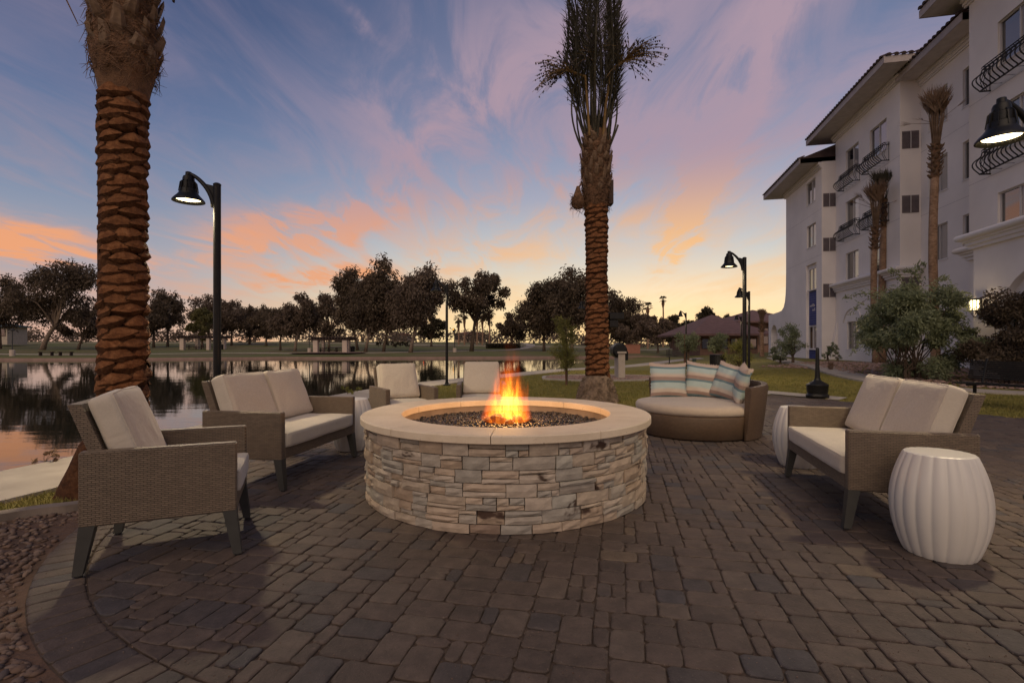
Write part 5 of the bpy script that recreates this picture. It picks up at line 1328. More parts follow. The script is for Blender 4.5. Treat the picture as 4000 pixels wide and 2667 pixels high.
# roofs: tiled hip roofs with deep eaves
TILE = MB(); n_ = 7; vv = []
for y in (0.0,0.42):
    for k in range(n_): a = PI*k/(n_-1); vv.append((-0.125*math.cos(a)*(1-0.12*(y>0)), y, 0.10*math.sin(a)))
TILE.add(vv, [(k,k+1,n_+k+1,n_+k) for k in range(n_-1)]+[tuple(range(n_-1,-1,-1))]); TILE = TILE.mesh('roof_tile', MAT['roof_tile'])
def roof(c, y0, y1, z, ov=1.25, pitch=0.34, depth=9.0, near=True, far=True, row2=True):
    ya, yb = (y0-ov if near else y0), (y1+ov if far else y1)
    def q(y,o,zz): return fp_(c,y,zz,o)
    zt = z+0.30; m_ = MB()
    m_.add([q(ya,-ov,z),q(yb,-ov,z),q(yb,depth,z),q(ya,depth,z)], [(0,1,2,3)]); so_ = None
    r = part('roof', m_, MAT['soffit'], hotel, world=True)
    fz = MB(); fbox(fz, c, ya, yb, z-0.02, zt, -ov-0.03, -ov)
    if near: fbox(fz, c, ya-0.03, ya, z-0.02, zt, -ov-0.03, depth)
    if far: fbox(fz, c, yb, yb+0.03, z-0.02, zt, -ov-0.03, depth)
    part('fascia', fz, MAT['fascia'], r, world=True)
    s_ = MB(); rz_ = zt+pitch*(depth+ov)*0.55; ri = (depth-ov)/2; hn = (depth+ov)/2 if near else 0; hf = (depth+ov)/2 if far else 0
    ym = (ya+yb)/2; ra, rb = min(ya+hn, ym), max(yb-hf, ym)
    s_.add([q(ya,-ov,zt),q(yb,-ov,zt),q(yb,depth,zt),q(ya,depth,zt),q(ra,ri,rz_),q(rb,ri,rz_)], [(0,1,5,4),(1,2,5),(2,3,4,5),(3,0,4)]); part('tile_bed', s_, MAT['roof_tile'], r, world=True)
    # eave tiles, one by one
    L_ = (yb-ya)*1.022; n = int(L_/0.30); sl = math.atan(pitch); off = world_off(r)
    for k in range(n):
        p = q(ya+(yb-ya)*(k+0.5)/n, -ov-0.10, zt+0.005) - off; place(link('roof_tile', TILE, r), p, (sl,0,math.atan2(NI.y,NI.x)-PI/2))
    if near:
        n2 = int((ov+2.2)/0.30)
        for k in range(n2):
            p = q(ya,-ov+0.15+0.30*k,zt+0.005) - UV_*0.10 - off; place(link('roof_tile', TILE, r), p, (sl,0,math.atan2(UV_.y,UV_.x)-PI/2))
    cr = MB()
    for (a,b,o) in ((z-0.16,z,-0.20),(z-0.28,z-0.16,-0.12),(z-0.36,z-0.28,-0.06)): fbox(cr, c, y0-(0.2 if near else 0), y1+(0.2 if far else 0), a, b, o, 0.0)
    part('crown_moulding', cr, MAT['trim'], r, world=True)
roof(CF, YFN, YFF, 12.72, near=False); roof(CM, YMN, YMF, 14.28); roof(CR, 19.9, 24.75, 13.93, ov=1.0, near=False, far=False); roof(CN, 9.0, YNF, 14.72, ov=1.10, near=False)
# belly balconies
def bar_mesh():
    pts = []; 
    for i in range(13):
        t = i/12; z = 0.80*t; o = 0.34+0.24*math.sin(PI*min(1,t*1.25))**1.2*(1 if t < 0.8 else 1) - 0.10*max(0,t-0.6)*2.0; pts.append((0, o, z))
    m_ = MB(); m_.tube(pts, 0.021, 5); return m_.mesh('bar', MAT['iron'])
BAR = bar_mesh(); 
def scroll_mesh():
    m_ = MB(); pts = [(0,0.22+0.07*math.cos(a*1.0)*(1-a/9), 0.83+0.07*math.sin(a)*(1-a/9)) for a in [0.5*i for i in range(13)]]; m_.tube(pts, 0.014, 4); return m_.mesh('scroll', MAT['iron'])
SCR = scroll_mesh()
def balcony(c, y0, y1, z):
    m_ = MB(); zb, zt = z, z+0.80
    def q(y,o,zz): return fp_(c,y,zz,-o)
    for (o,zz,r) in ((0.34,zb,0.030),(0.24,zt,0.030),(0.24,zt+0.10,0.018)): m_.tube([q(y0,0.0,zz),q(y0,o,zz),q(y1,o,zz),q(y1,0.0,zz)], r, 6)
    for k in range(6): y = y0+(y1-y0)*k/5; m_.tube([q(y,0.0,zb),q(y,0.30,zb)], 0.008, 4)
    for k in (0,1):
        y = (y0,y1)[k]; m_.tube([q(y,0.02,zb),q(y,0.02,zt+0.1)], 0.012, 5)
        for s in (0.10,0.18): m_.tube([q(y,s,zb),q(y,s+0.14,zb+0.3),q(y,s,zt)], 0.012, 5)
    b_ = part('balcony', m_, MAT['iron'], hotel, world=True); off = world_off(b_); n = int((y1-y0)/0.19); rz = math.atan2(-NI.y,-NI.x)-PI/2
    for k in range(n+1):
        p = fp_(c, y0+(y1-y0)*k/n, zb) - off; place(link('bar', BAR, b_), p, (0,0,rz)); place(link('scroll', SCR, b_), p, (0,0,rz))
for (y0,y1) in ((28.95,31.0),(25.8,27.95)):
    for z in (10.48,7.44): balcony(CM, y0, y1, z)
for z in (10.48,7.44): balcony(CN, 15.9, 18.75, z)
# wall lantern
lt = thing('wall_lantern', 'lit lantern on the white wall beside the dark bush', 'lantern', fp_(CG,17.15,2.35,-0.02))
M = Matrix.Rotation(math.atan2(UV_.y,UV_.x),4,'Z')
def lbox(name, a, mat, o=None):
    m_ = MB(); m_.box(*a, M=M); return part(name, m_, mat, o or lt)
lbox('back_plate', (-0.07,0.07,0.0,0.03,-0.02,0.34), MAT['iron']); lbox('roof_cap', (-0.15,0.15,0.03,0.31,0.34,0.39), MAT['iron']); lbox('glow', (-0.09,0.09,0.08,0.26,0.01,0.33), MAT['lantern_glow'])
for x in (-0.12,0.0,0.12):
    for y in (0.05,0.29): lbox('frame_bar', (x-0.009,x+0.009,y-0.009,y+0.009,-0.02,0.34), MAT['iron'])
for x in (-0.12,0.12): lbox('frame_bar', (x-0.009,x+0.009,0.16,0.178,-0.02,0.34), MAT['iron'])
lbox('bottom_plate', (-0.13,0.13,0.04,0.30,-0.035,-0.015), MAT['iron'])
ll = bpy.data.lights.new('lantern_light','POINT'); ll.energy = 14; ll.color = (1.0,0.74,0.42); ll.shadow_soft_size = 0.12; llo = bpy.data.objects.new('lantern_light', ll); COL.objects.link(llo); llo.parent = lt; llo.location = M @ Vector((0,0.42,0.18))

# ================================================================ PLANTS
def leaf_quads(centers, dirs, ln, wd, nr_):
    n = len(centers); L = ln*nr_.uniform(0.6,1.25,n)[:,None]; Wd = wd*nr_.uniform(0.7,1.2,n)[:,None]
    d_ = dirs/np.linalg.norm(dirs,axis=1,keepdims=True); s = np.cross(d_, nr_.normal(size=(n,3))); s /= np.linalg.norm(s,axis=1,keepdims=True)+1e-9
    V = np.empty((n,4,3)); V[:,0] = centers-d_*L*0.5; V[:,1] = centers+s*Wd*0.5-d_*L*0.05; V[:,2] = centers+d_*L*0.5; V[:,3] = centers-s*Wd*0.5-d_*L*0.05
    return V.reshape(-1,3), np.arange(4*n).reshape(-1,4)
def plant(name, label, cat, x, y, height, width, trunk_h, nl, leaf, mat, seed, lobes=16, lean=(0,0), trunk_r=0.16, bark='bark', clump=0.17, droop=0.5, depth=None, group=None, stems=1, zbias=0.0, shell=0.55, z=None, top=1.0, limb_r=None):
    rg_ = random.Random(seed); nr_ = np.random.default_rng(seed); z0 = gz(x,y) if z is None else z
    t = thing(name, label, cat, (x,y,z0), 0, group); depth = depth or width
    ch = height-trunk_h; cen = []; cz = trunk_h+ch*0.5
    tries = 0
    while len(cen) < lobes and tries < 4000:
        tries += 1; u = Vector((rg_.uniform(-1,1),rg_.uniform(-1,1),rg_.uniform(-1,1)))
        if u.length > 1: continue
        sh = 1.0 - 0.35*max(0,u.z)**2 if top >= 1 else 1.0-(u.z+1)/2*(1-top)
        p = Vector((u.x*width*0.42*sh+lean[0]*(u.z+1)/2, u.y*depth*0.42*sh+lean[1]*(u.z+1)/2, cz+u.z*ch*0.44+zbias))
        if all((p-q).length > clump*height*0.62 for q in cen) or tries > 3000: cen.append(p)
    # limbs
    m_ = MB()
    for s in range(stems):
        bx, by = (rg_.uniform(-.25,.25)*width*0.35, rg_.uniform(-.2,.2)*depth*0.3) if stems > 1 else (0,0)
        fork = Vector((bx+lean[0]*0.45+rg_.uniform(-.1,.1)*width*0.2, by+lean[1]*0.4, trunk_h*rg_.uniform(0.85,1.1)+ch*0.10))
        tp = [Vector((bx,by,-0.08)), Vector((bx*1.05+lean[0]*0.10,by,fork.z*0.35)), Vector((bx*1.1+lean[0]*0.25,by,fork.z*0.7)), fork]
        m_.tube(tp, [trunk_r*1.35,trunk_r*1.0,trunk_r*0.85,trunk_r*0.72], 8)
        mine = cen[s::stems]
        for k, c in enumerate(mine):
            mid = fork.lerp(c, 0.5)+Vector((rg_.uniform(-.06,.06)*width,rg_.uniform(-.06,.06)*width,rg_.uniform(-.02,.08)*height)); lr = limb_r or trunk_r*0.42
            m_.tube([fork-Vector((0,0,trunk_r)), fork.lerp(mid,0.5)+Vector((rg_.uniform(-.03,.03)*width,0,0)), mid, mid.lerp(c,0.6), c], [lr*1.2,lr,lr*0.7,lr*0.4,lr*0.15], 5, False)
    part('trunk', m_, MAT[bark], t, smooth=True)
    per = max(1,nl//len(cen)); C = []; Dv = []
    for c in cen:
        rr = clump*height*rg_.uniform(0.75,1.25); n = int(per*rg_.uniform(0.7,1.3))
        u = nr_.normal(size=(n,3)); u /= np.linalg.norm(u,axis=1,keepdims=True); rad = rr*nr_.uniform(0,1,n)[:,None]**shell
        # break each clump into twigs
        k = max(3,n//14); tw = u[:k]*rr*nr_.uniform(0.35,1.0,k)[:,None]; ii = nr_.integers(0,k,n)
        q = tw[ii]*0.72 + u*rad*0.42; q[:,2] *= 0.85; q[:,2] -= droop*rr*nr_.uniform(0,1,n)**2*0.6
        C.append(np.array(c)+q); dd = u*0.7+nr_.normal(size=(n,3))*0.45; dd[:,2] -= droop*1.1; Dv.append(dd)
    V,Q = leaf_quads(np.concatenate(C), np.concatenate(Dv), leaf[0], leaf[1], nr_)
    kind_o = link('crown', np_mesh('crown', V, Q, MAT[mat]), t); return t
def at_depth(px, dd): return (px-2000)/F*dd
# big olive-leaved bush with arching sprays, and the darker one beside the lantern
t = plant('oleander_bush', 'large airy green bush with arching sprays before the white building', 'bush', at_depth(3555,17.2), 17.2, 3.3, 4.4, 0.02, 34000, (0.15,0.042), 'olive_leaf', 3, lobes=36, trunk_r=0.06, clump=0.155, droop=0.25, stems=6, bark='bark', limb_r=0.02)
nr_ = np.random.default_rng(4); C = []; Dv = []; m_ = MB()
for (px,py,px2,py2) in [(3480,1180,3300,1165),(3500,1130,3320,1225),(3560,1160,3475,1055),(3560,1120,3610,1030),(3620,1160,3700,1085),(3640,1190,3790,1150),(3700,1200,3790,1215),(3420,1330,3325,1385),(3600,1110,3530,1062),(3450,1240,3355,1280)]:
    a = D(px,py,17.2)-t.location; b = D(px2,py2,17.0)-t.location; pts = [a.lerp(b,i/7)+Vector((0,0,0.22*math.sin(PI*i/7))) for i in range(8)]; m_.tube(pts, [0.012-0.0012*i for i in range(8)], 4, False)
    for i in range(110):
        u = nr_.uniform(0,1); j = min(6,int(u*7)); p = pts[j].lerp(pts[j+1],u*7-j); sp_ = 0.17*(1-0.55*u); C.append(np.array(p)+nr_.normal(size=3)*sp_*0.6); Dv.append(np.array((b-a).normalized())*0.8+nr_.normal(size=3)*0.5+np.array([0,0,0.15]))
V,Q = leaf_quads(np.array(C),np.array(Dv),0.15,0.042,nr_); sp_o = part('arching_sprays', m_, MAT['bark'], t); link('spray_leaves', np_mesh('spray_leaves',V,Q,MAT['olive_leaf']), sp_o)
plant('dark_bush', 'dense dark brown-green bush in front of the arched window', 'bush', at_depth(3945,15.2), 15.2, 2.85, 3.0, 0.02, 24000, (0.12,0.042), 'dark_leaf', 6, lobes=28, trunk_r=0.05, clump=0.16, droop=0.2, stems=5, limb_r=0.018)
plant('oleander_bush', 'upright feathery shrub at the foot of the blue tiled wing', 'bush', at_depth(3090,27.5), 27.5, 2.35, 2.1, 0.25, 4200, (0.11,0.04), 'olive_leaf', 8, lobes=20, trunk_r=0.05, clump=0.17, droop=0.1, stems=3, limb_r=0.015, top=0.35)
plant('oleander_bush', 'low leafy shrub leaning on the pale garden wall end', 'bush', at_depth(3040,28.5), 28.5, 1.25, 1.3, 0.12, 1500, (0.11,0.04), 'olive_leaf', 9, lobes=10, trunk_r=0.03, clump=0.2, droop=0.1, stems=3, limb_r=0.012)
plant('oleander_bush', 'small sparse shrub against the grille end wall', 'bush', at_depth(3232,29.0), 29.0, 1.25, 1.0, 0.15, 700, (0.11,0.045), 'olive_leaf', 10, lobes=9, trunk_r=0.03, clump=0.19, droop=0.1, stems=3, limb_r=0.012)
plant('oleander_bush', 'tiny shrub at the swept corner of the middle wing', 'bush', at_depth(3272,28.0), 28.0, 0.75, 0.6, 0.1, 350, (0.10,0.04), 'olive_leaf', 11, lobes=6, trunk_r=0.02, clump=0.2, droop=0.1, stems=2, limb_r=0.01)
plant('grass_tuft', 'pale dry grass tuft in the gravel by the garden path', 'plant', at_depth(3255,21.5), 21.5, 0.35, 0.45, 0.02, 220, (0.25,0.012), 'dry_palm', 12, lobes=4, trunk_r=0.01, clump=0.35, droop=-0.6, limb_r=0.004)
# staked young pine
yp = thing('young_pine', 'young staked pine with loose yellow-green needles behind the pit', 'tree', (at_depth(2212,15.2),15.2,0)); m_ = MB(); m_.tube([(0.02,0.06,-0.05),(0.03,0.05,1.0),(0.0,0.05,1.9)], [0.030,0.024,0.012], 7); part('trunk', m_, MAT['bark'], yp)
m_ = MB(); m_.tube([(0.0,0,-0.03),(-0.03,0,1.36)], 0.026, 8); part('stake', m_, MAT['stake'], yp)
nr_ = np.random.default_rng(14); C = []; Dv = []; br = MB(); rg_ = random.Random(14)
for k in range(44):
    z = rg_.uniform(0.45,1.85); a = rg_.uniform(0,6.28); l = (0.55-0.16*abs(z-0.9))*rg_.uniform(0.45,1.0); b = Vector((math.cos(a)*l,math.sin(a)*l,z+0.12*l+rg_.uniform(-.05,.15))); p0 = Vector((0.02,0.05,z-0.05)); br.tube([p0,p0.lerp(b,.5)-Vector((0,0,.02)),b],[0.008,0.006,0.003],4,False)
    n = 85; u = nr_.uniform(0.25,1.08,n)[:,None]; C.append(np.array(p0)*(1-u)+np.array(b)*u+nr_.normal(size=(n,3))*0.055); Dv.append(np.tile(np.array((b-p0).normalized()),(n,1))+nr_.normal(size=(n,3))*0.7+np.array([0,0,0.3]))
part('branches', br, MAT['bark'], yp); V,Q = leaf_quads(np.concatenate(C),np.concatenate(Dv),0.15,0.015,nr_); link('crown', np_mesh('crown',V,Q,MAT['pine_leaf']), yp)
# lawn trees on the right
t = plant('small_tree', 'small multi-stemmed olive tree beside the lakeside bench', 'tree', at_depth(2682,26.5), 26.5, 1.95, 1.45, 0.75, 3600, (0.10,0.035), 'olive_leaf', 16, lobes=16, trunk_r=0.045, clump=0.16, droop=0.2, stems=4, limb_r=0.015)
m_ = MB(); m_.tube([(-0.15,-0.2,0),(-0.17,-0.2,1.75)], 0.022, 6); part('stake', m_, MAT['stake'], t)
plant('small_tree', 'rounded olive tree on the lawn behind the round trash bin', 'tree', at_depth(2808,30.0), 30.0, 1.95, 1.35, 0.6, 3600, (0.11,0.04), 'olive_leaf', 18, lobes=16, trunk_r=0.05, clump=0.17, droop=0.2, stems=3, limb_r=0.015)
t = plant('young_pine', 'yellowish young pine beside the paired lamp posts', 'tree', at_depth(2885,19.5), 19.5, 1.75, 1.0, 0.25, 3600, (0.15,0.014), 'pine_leaf', 20, lobes=16, trunk_r=0.04, clump=0.17, droop=-0.1, stems=1, limb_r=0.012, top=0.6)
m_ = MB(); m_.tube([(0.12,-0.2,0),(0.12,-0.2,1.5)], 0.028, 6); part('stake', m_, MAT['stake'], t)

# fan palms with bundled fronds by the building
def fan_frond(seed, L):
    rg_ = random.Random(seed); m_ = MB(); m_.tube([(0,0,0),(0.01,0,L*0.35),(0.02,0,L*0.62)], [0.020,0.016,0.012], 4)
    for k in range(15):
        a = -0.55+1.1*k/14+rg_.uniform(-.05,.05); p = Vector((0.02,0,L*0.60)); e = p+Vector((rg_.uniform(-.06,.10),math.sin(a*1.5)*0.62*L*0.5,math.cos(a*1.2)*L*0.40*rg_.uniform(.85,1.1))); q = p.lerp(e,.5)+Vector((0,0,0.02)); wv = Vector((0,0.022,0)); m_.add([p,q-wv,e,q+wv],[(0,1,2,3)])
    return m_
def fan_palm(label, px, dd, z_trunk, z_skirt, z_top, tr, seed, mat='dry_palm', open_=0.0, base=True):
    x = at_depth(px,dd); z0 = gz(x,dd); t = thing('fan_palm', label, 'palm tree', (x,dd,z0)); rg_ = random.Random(seed); zs, zk, zt = z_trunk-z0, z_skirt-z0, z_top-z0
    wb = lambda z: (0.05*math.sin(z*0.7+seed),0.03*math.sin(z*0.5))
    m_ = MB(); m_.tube([(wb(zs*i/14)[0],wb(zs*i/14)[1],zs*i/14-(0.05 if i==0 else 0)) for i in range(15)], [tr*(1.25 if i==0 else 1.08-0.012*i) for i in range(15)], 14); part('trunk', m_, MAT['fan_trunk'], t, smooth=True)
    sk = MB(); n = 8; sk.tube([(wb(z)[0],wb(z)[1],z) for z in np.linspace(zs-0.05,zk,n)], [tr*0.95]*n, 12); part('upper_trunk', sk, MAT['fibre'], t)
    k = 0; z = zs
    while z < zk:
        for j in range(6):
            a = j*PI/3+k*0.5+rg_.uniform(-.1,.1); o = link('leaf_base', STUBS[(j+k)%4], t); r = tr*1.02; o.location = (wb(z)[0]+r*math.cos(a), wb(z)[1]+r*math.sin(a), z+rg_.uniform(-.04,.04)); o.rotation_euler = (-0.5+rg_.uniform(-.15,.15), rg_.uniform(-.2,.2), a-PI/2); o.scale = (0.9,0.9,0.85)
        z += 0.17; k += 1
    L_ = zt-zk; var = [fan_frond(seed*10+q,L_).mesh('frond',MAT[mat]) for q in range(4)]
    for q in range(26):
        a = q*2.399; o = link('frond', var[q%4], t); c = wb(zk); r = tr*0.75*(1-q/40); o.location = (c[0]+r*math.cos(a), c[1]+r*math.sin(a), zk-0.1); o.rotation_euler = (0, (0.03+0.10*rg_.random())+open_*rg_.uniform(0,1), a); s = rg_.uniform(0.85,1.05); o.scale = (s,s,s)
    for q in range(5):
        a = rg_.uniform(0,6.28); o = link('frond', var[q%4], t); c = wb(zk); o.location = (c[0],c[1],zk+L_*0.35); o.rotation_euler = (0, rg_.uniform(0.7,1.3), a); o.scale = (0.55,0.6,0.55)
    return t
fan_palm('tallest bundled fan palm against the recessed white wall', 3650, 20.5, 7.9, 9.2, 11.55, 0.155, 1)
fan_palm('fan palm with a tied tan frond bundle, left of its green-topped twin', 3418, 25.5, 5.95, 7.1, 9.5, 0.145, 2)
fan_palm('fan palm with a green tuft rising behind its tan-bundled twin', 3448, 26.2, 7.2, 8.6, 10.25, 0.155, 3, 'palm_leaf', 0.35)
fan_palm('slim young palm in front of the brown low building', 2978, 40.0, 2.2, 2.9, 4.1, 0.16, 4)

# ================================================================ SMALL THINGS ON THE LAWN
ash = thing('ash_receptacle', 'black pedestal ash receptacle at the edge of the pavers', 'ash bin', P(3193,1553))
m_ = MB(); m_.lathe([(0.20,0.0),(0.225,0.01),(0.235,0.05),(0.215,0.085),(0.20,0.10)], 32); part('base', m_, MAT['black_metal'], ash, auto=40)
m_ = MB(); m_.lathe([(0.20,0.10),(0.212,0.16),(0.222,0.27),(0.228,0.285),(0.218,0.30),(0.15,0.345),(0.085,0.385),(0.065,0.41),(0.06,0.44)], 32); part('bowl', m_, MAT['black_metal'], ash, auto=40)
m_ = MB(); m_.lathe([(0.055,0.43),(0.045,0.60),(0.036,1.00),(0.034,1.10),(0.026,1.125),(0.0,1.13)], 24, cap=False); part('neck', m_, MAT['black_metal'], ash, smooth=True)
tb = thing('trash_bin', 'round black slatted trash bin on the lawn behind the daybed', 'trash bin', (at_depth(2803,20.0),20.0,0)); m_ = MB(); m_.lathe([(0.27,0.02),(0.27,0.76)], 32); part('liner', m_, MAT['rubber'], tb, smooth=True)
m_ = MB(); m_.lathe([(0.295,0.77),(0.305,0.79),(0.295,0.81),(0.20,0.80)], 32, cap=False); part('rim', m_, MAT['black_metal'], tb, smooth=True)
sl = MB(); sl.box(0.275,0.29,-0.018,0.018,0.0,0.78); sl = sl.mesh('slat', MAT['black_metal'])
for k in range(30): place(link('slat', sl, tb), (0,0,0), (0,0,2*PI*k/30))
def bench(label, x, y, rz, L=1.5, back=True, n=9, mat='iron', z=None, slats_back=7):
    t = thing('park_bench', label, 'bench', (x,y,gz(x,y)+0.02 if z is None else z), rz)
    for k in range(6): m_ = MB(); m_.box(-L/2,L/2,-0.22+k*0.075,-0.22+k*0.075+0.055,0.43,0.455); part('seat_slat', m_, MAT[mat], t)
    if back:
        for k in range(slats_back): zz = 0.52+k*0.36/slats_back; yy = 0.24+(zz-0.45)*0.25; m_ = MB(); m_.box(-L/2,L/2,yy,yy+0.02,zz,zz+0.035); part('back_slat', m_, MAT[mat], t)
    for s in (-1,1):
        m_ = MB(); m_.tube([(s*L*0.36,0,0),(s*L*0.36,0,0.43)], 0.03, 8); m_.box(s*L*0.36-0.02,s*L*0.36+0.02,-0.23,0.25,0.40,0.43)
        if back: m_.tube([(s*L*0.36,0.22,0.42),(s*L*0.36,0.37,0.92)], 0.022, 6)
        m_.tube([(s*L*0.36,0,0),(s*L*0.36,0,0.02)], 0.09, 10); part('leg', m_, MAT[mat], t)
    return t
bench('black slatted bench beside the lakeside path and small tree', at_depth(2645,31.0), 31.0, R_(160), 1.25)
bench('black slatted metal bench on the lawn below the dark bush', 9.25, 9.35, R_(-72), 1.9, True, 9, 'black_metal', 0.0, 9)
m_ = thing('valve_box', 'small dark green utility box on the grass by the path', 'utility box', (at_depth(2712,35.5),35.5,gz(at_depth(2712,35.5),35.5))); b_ = MB(); b_.bbox(-0.11,0.11,-0.1,0.1,-0.02,0.20,0.03); part('body', b_, MAT['green_box'], m_); b_ = MB(); b_.bbox(-0.13,0.13,-0.12,0.12,0.20,0.235,0.01); part('lid', b_, MAT['green_box'], m_)
# barbecue on its masonry end post
bq = thing('barbecue', 'black domed barbecue on a pale masonry stand behind the palm', 'barbecue', (3.75,18.3,0.02)); m_ = MB(); m_.bbox(-0.02,0.22,-0.35,0.35,0,0.86,0.01); part('stand', m_, MAT['grill_stone'], bq); m_ = MB(); m_.bbox(-0.06,0.26,-0.40,0.40,0.86,0.93,0.01); part('stand_cap', m_, MAT['grill_stone'], bq)
m_ = MB(); Mx = Matrix.Translation((0.05,0,0.96)) @ Matrix.Rotation(PI/2,4,'X'); m_.lathe([(0.001,-0.33),(0.20,-0.33),(0.26,-0.28),(0.27,0.0),(0.26,0.28),(0.20,0.33),(0.001,0.33)], 24, M=Mx); part('hood', m_, MAT['black_metal'], bq, auto=40); m_ = MB(); m_.tube([(0.33,-0.22,0.92),(0.35,-0.2,0.90),(0.35,0.2,0.90),(0.33,0.22,0.92)], 0.014, 6); part('handle', m_, MAT['win_frame'], bq)
m_ = MB(); m_.bbox(0.22,0.34,-0.30,0.30,0.62,0.93,0.02); part('firebox', m_, MAT['black_metal'], bq)

# small waterside plants
plant('waterside_weed', 'little dry weed at the water edge beyond the path', 'plant', -4.74, 5.2, 0.16, 0.3, 0.02, 160, (0.045,0.016), 'dry_palm', 41, lobes=5, trunk_r=0.006, clump=0.3, droop=0.0, z=-0.02, limb_r=0.003)
plant('flowering_weed', 'low yellow-green plant on the path edge by the white stool', 'plant', -3.95, 12.3, 0.22, 0.8, 0.02, 260, (0.07,0.03), 'pine_leaf', 42, lobes=6, trunk_r=0.008, clump=0.35, droop=0.0, z=0.0, limb_r=0.004)
# ================================================================ PARK ACROSS THE LAKE
def far_tree(label, px, top, wpx, dd, seed, mat='euc', nl=5200, leaf=(0.52,0.19), trunk=0.24, lobes=26, lean=0.0, tr=0.20, bark='bark', clump=0.150, droop=0.8, topf=1.0, name='eucalyptus_tree', dense=0.5, base_px=None, group='trees across the lake'):
    x = at_depth(px if base_px is None else base_px, dd); z0 = gz(x,dd); h = H+(YH-top)/F*dd - z0; wide = 1.42 if (560 < px < 1340 or 1950 < px < 2700) else 1.16; w_ = wpx/F*dd*wide; nl = int(nl*1.35*wide)
    ln = (at_depth(px,dd)-x)*2 if base_px is not None else lean*w_
    return plant(name, label, 'tree', x, dd, h, w_*0.98, h*trunk, nl, leaf, mat, seed, lobes=lobes, lean=(ln,0), trunk_r=tr, bark=bark, clump=clump, droop=droop, depth=w_*0.8, group=group, top=topf, shell=dense)
FT = [
 ('dark tree at the far left beyond the concrete-footed lamp', 0, 1062, 190, 84, dict(mat='euc', nl=6500, trunk=0.22)),
 ('big leaning eucalyptus with broad crown above the two flat benches', 225, 985, 290, 80, dict(base_px=165, nl=9000, lobes=32, tr=0.32, trunk=0.20, mat='euc', bark='bark_pale')),
 ('low spreading tree half behind the thick palm trunk', 330, 1175, 190, 82, dict(base_px=305, mat='euc_b', trunk=0.22)),
 ('slim dark tree just right of the thick palm trunk', 600, 1150, 95, 92, dict(mat='euc', nl=3600, lobes=14)),
 ('dark tree with a bare-necked top tuft between palm and lamp post', 655, 1130, 110, 95, dict(mat='euc', nl=4200, lobes=16)),
 ('bright green round tree beside the smaller pavilion', 790, 1205, 105, 92, dict(mat='euc_g', nl=4200, lobes=16, trunk=0.25, droop=0.3)),
 ('tall grey-brown tree behind the tall lamp post', 815, 1143, 130, 104, dict(mat='euc_b', nl=4600)),
 ('ragged grey-brown tree right of the tall lamp post', 905, 1165, 130, 100, dict(mat='euc_b', nl=4200)),
 ('feathery tree between the lamp post and the larger pavilion', 975, 1178, 110, 104, dict(mat='euc', nl=3800)),
 ('low dark tree left of the larger pavilion', 1040, 1200, 110, 98, dict(mat='euc', nl=4200, trunk=0.22)),
 ('small dark tree with crooked trunk left of the larger pavilion', 1095, 1205, 100, 80, dict(mat='euc', nl=3600, trunk=0.30, tr=0.15)),
 ('drooping eucalyptus just left of the larger pavilion', 1165, 1148, 140, 74, dict(mat='euc_b', nl=5200, base_px=1152, bark='bark_pale')),
 ('airy eucalyptus rising behind the larger pavilion', 1285, 1140, 130, 86, dict(mat='euc_b', nl=3600, bark='bark_pale')),
 ('tall dark eucalyptus right beside the larger pavilion', 1372, 1028, 110, 78, dict(mat='euc', nl=7600, lobes=26, base_px=1397, trunk=0.22, clump=0.135)),
 ('tallest dark eucalyptus in the middle of the far bank', 1462, 1010, 125, 72, dict(mat='euc', nl=8600, lobes=30, base_px=1427, trunk=0.22, bark='bark_pale', clump=0.135)),
 ('drooping brown eucalyptus next to the tallest one', 1520, 1085, 120, 72.5, dict(mat='euc_b', nl=6500, lobes=24, base_px=1498, trunk=0.24)),
 ('broad drooping eucalyptus with pale forked trunk', 1640, 1028, 185, 70, dict(mat='euc_b', nl=9500, lobes=34, base_px=1603, trunk=0.26, bark='bark_pale', tr=0.24)),
 ('open-crowned spreading eucalyptus with visible forking limbs', 1860, 1040, 275, 76, dict(mat='euc', nl=6800, lobes=30, base_px=1842, trunk=0.34, bark='bark', tr=0.26, clump=0.12)),
 ('low dark pine-like tree behind the lake-edge lamp post', 1685, 1226, 110, 100, dict(mat='conifer_leaf', nl=4200, trunk=0.22, droop=0.2)),
 ('dark rounded tree left of the dense eucalyptus grove', 2000, 1215, 110, 96, dict(mat='euc', nl=4200, trunk=0.2)),
 ('dense eucalyptus just left of the palm behind the pit', 2125, 1085, 165, 78, dict(mat='euc', nl=8000, lobes=28, trunk=0.2)),
 ('tall eucalyptus half hidden by the palm behind the pit', 2235, 1028, 150, 74, dict(mat='euc', nl=8200, lobes=28, trunk=0.22, bark='bark_pale')),
 ('eucalyptus with a bent tufted top right of the palm behind the pit', 2420, 1112, 140, 88, dict(mat='euc', nl=6600, lobes=26, trunk=0.12)),
 ('low brown spreading tree behind the terracotta enclosure', 2500, 1225, 185, 84, dict(mat='euc_b', nl=6800, trunk=0.25, base_px=2475)),
 ('brown tree with pale branching trunk right of the terracotta enclosure', 2570, 1245, 165, 70, dict(mat='euc_b', nl=6400, trunk=0.30, bark='bark_pale', tr=0.14)),
 ('dark palm-like tree mass below the two skyline palms', 2645, 1232, 165, 96, dict(mat='conifer_leaf', nl=6400, trunk=0.12, droop=0.4)),
 ('dense dark conifer before the brown low building', 2762, 1185, 125, 66, dict(mat='conifer_leaf', nl=7500, lobes=28, trunk=0.10, droop=0.2, topf=0.35)),
 ('dark round tree at the foot of the dense conifer', 2785, 1262, 105, 56, dict(mat='euc_g', nl=4200, trunk=0.2, droop=0.3)),
 ('small treetop poking above the brown roofs', 2843, 1225, 36, 90, dict(mat='conifer_leaf', nl=900, trunk=0.5, lobes=8)),
]
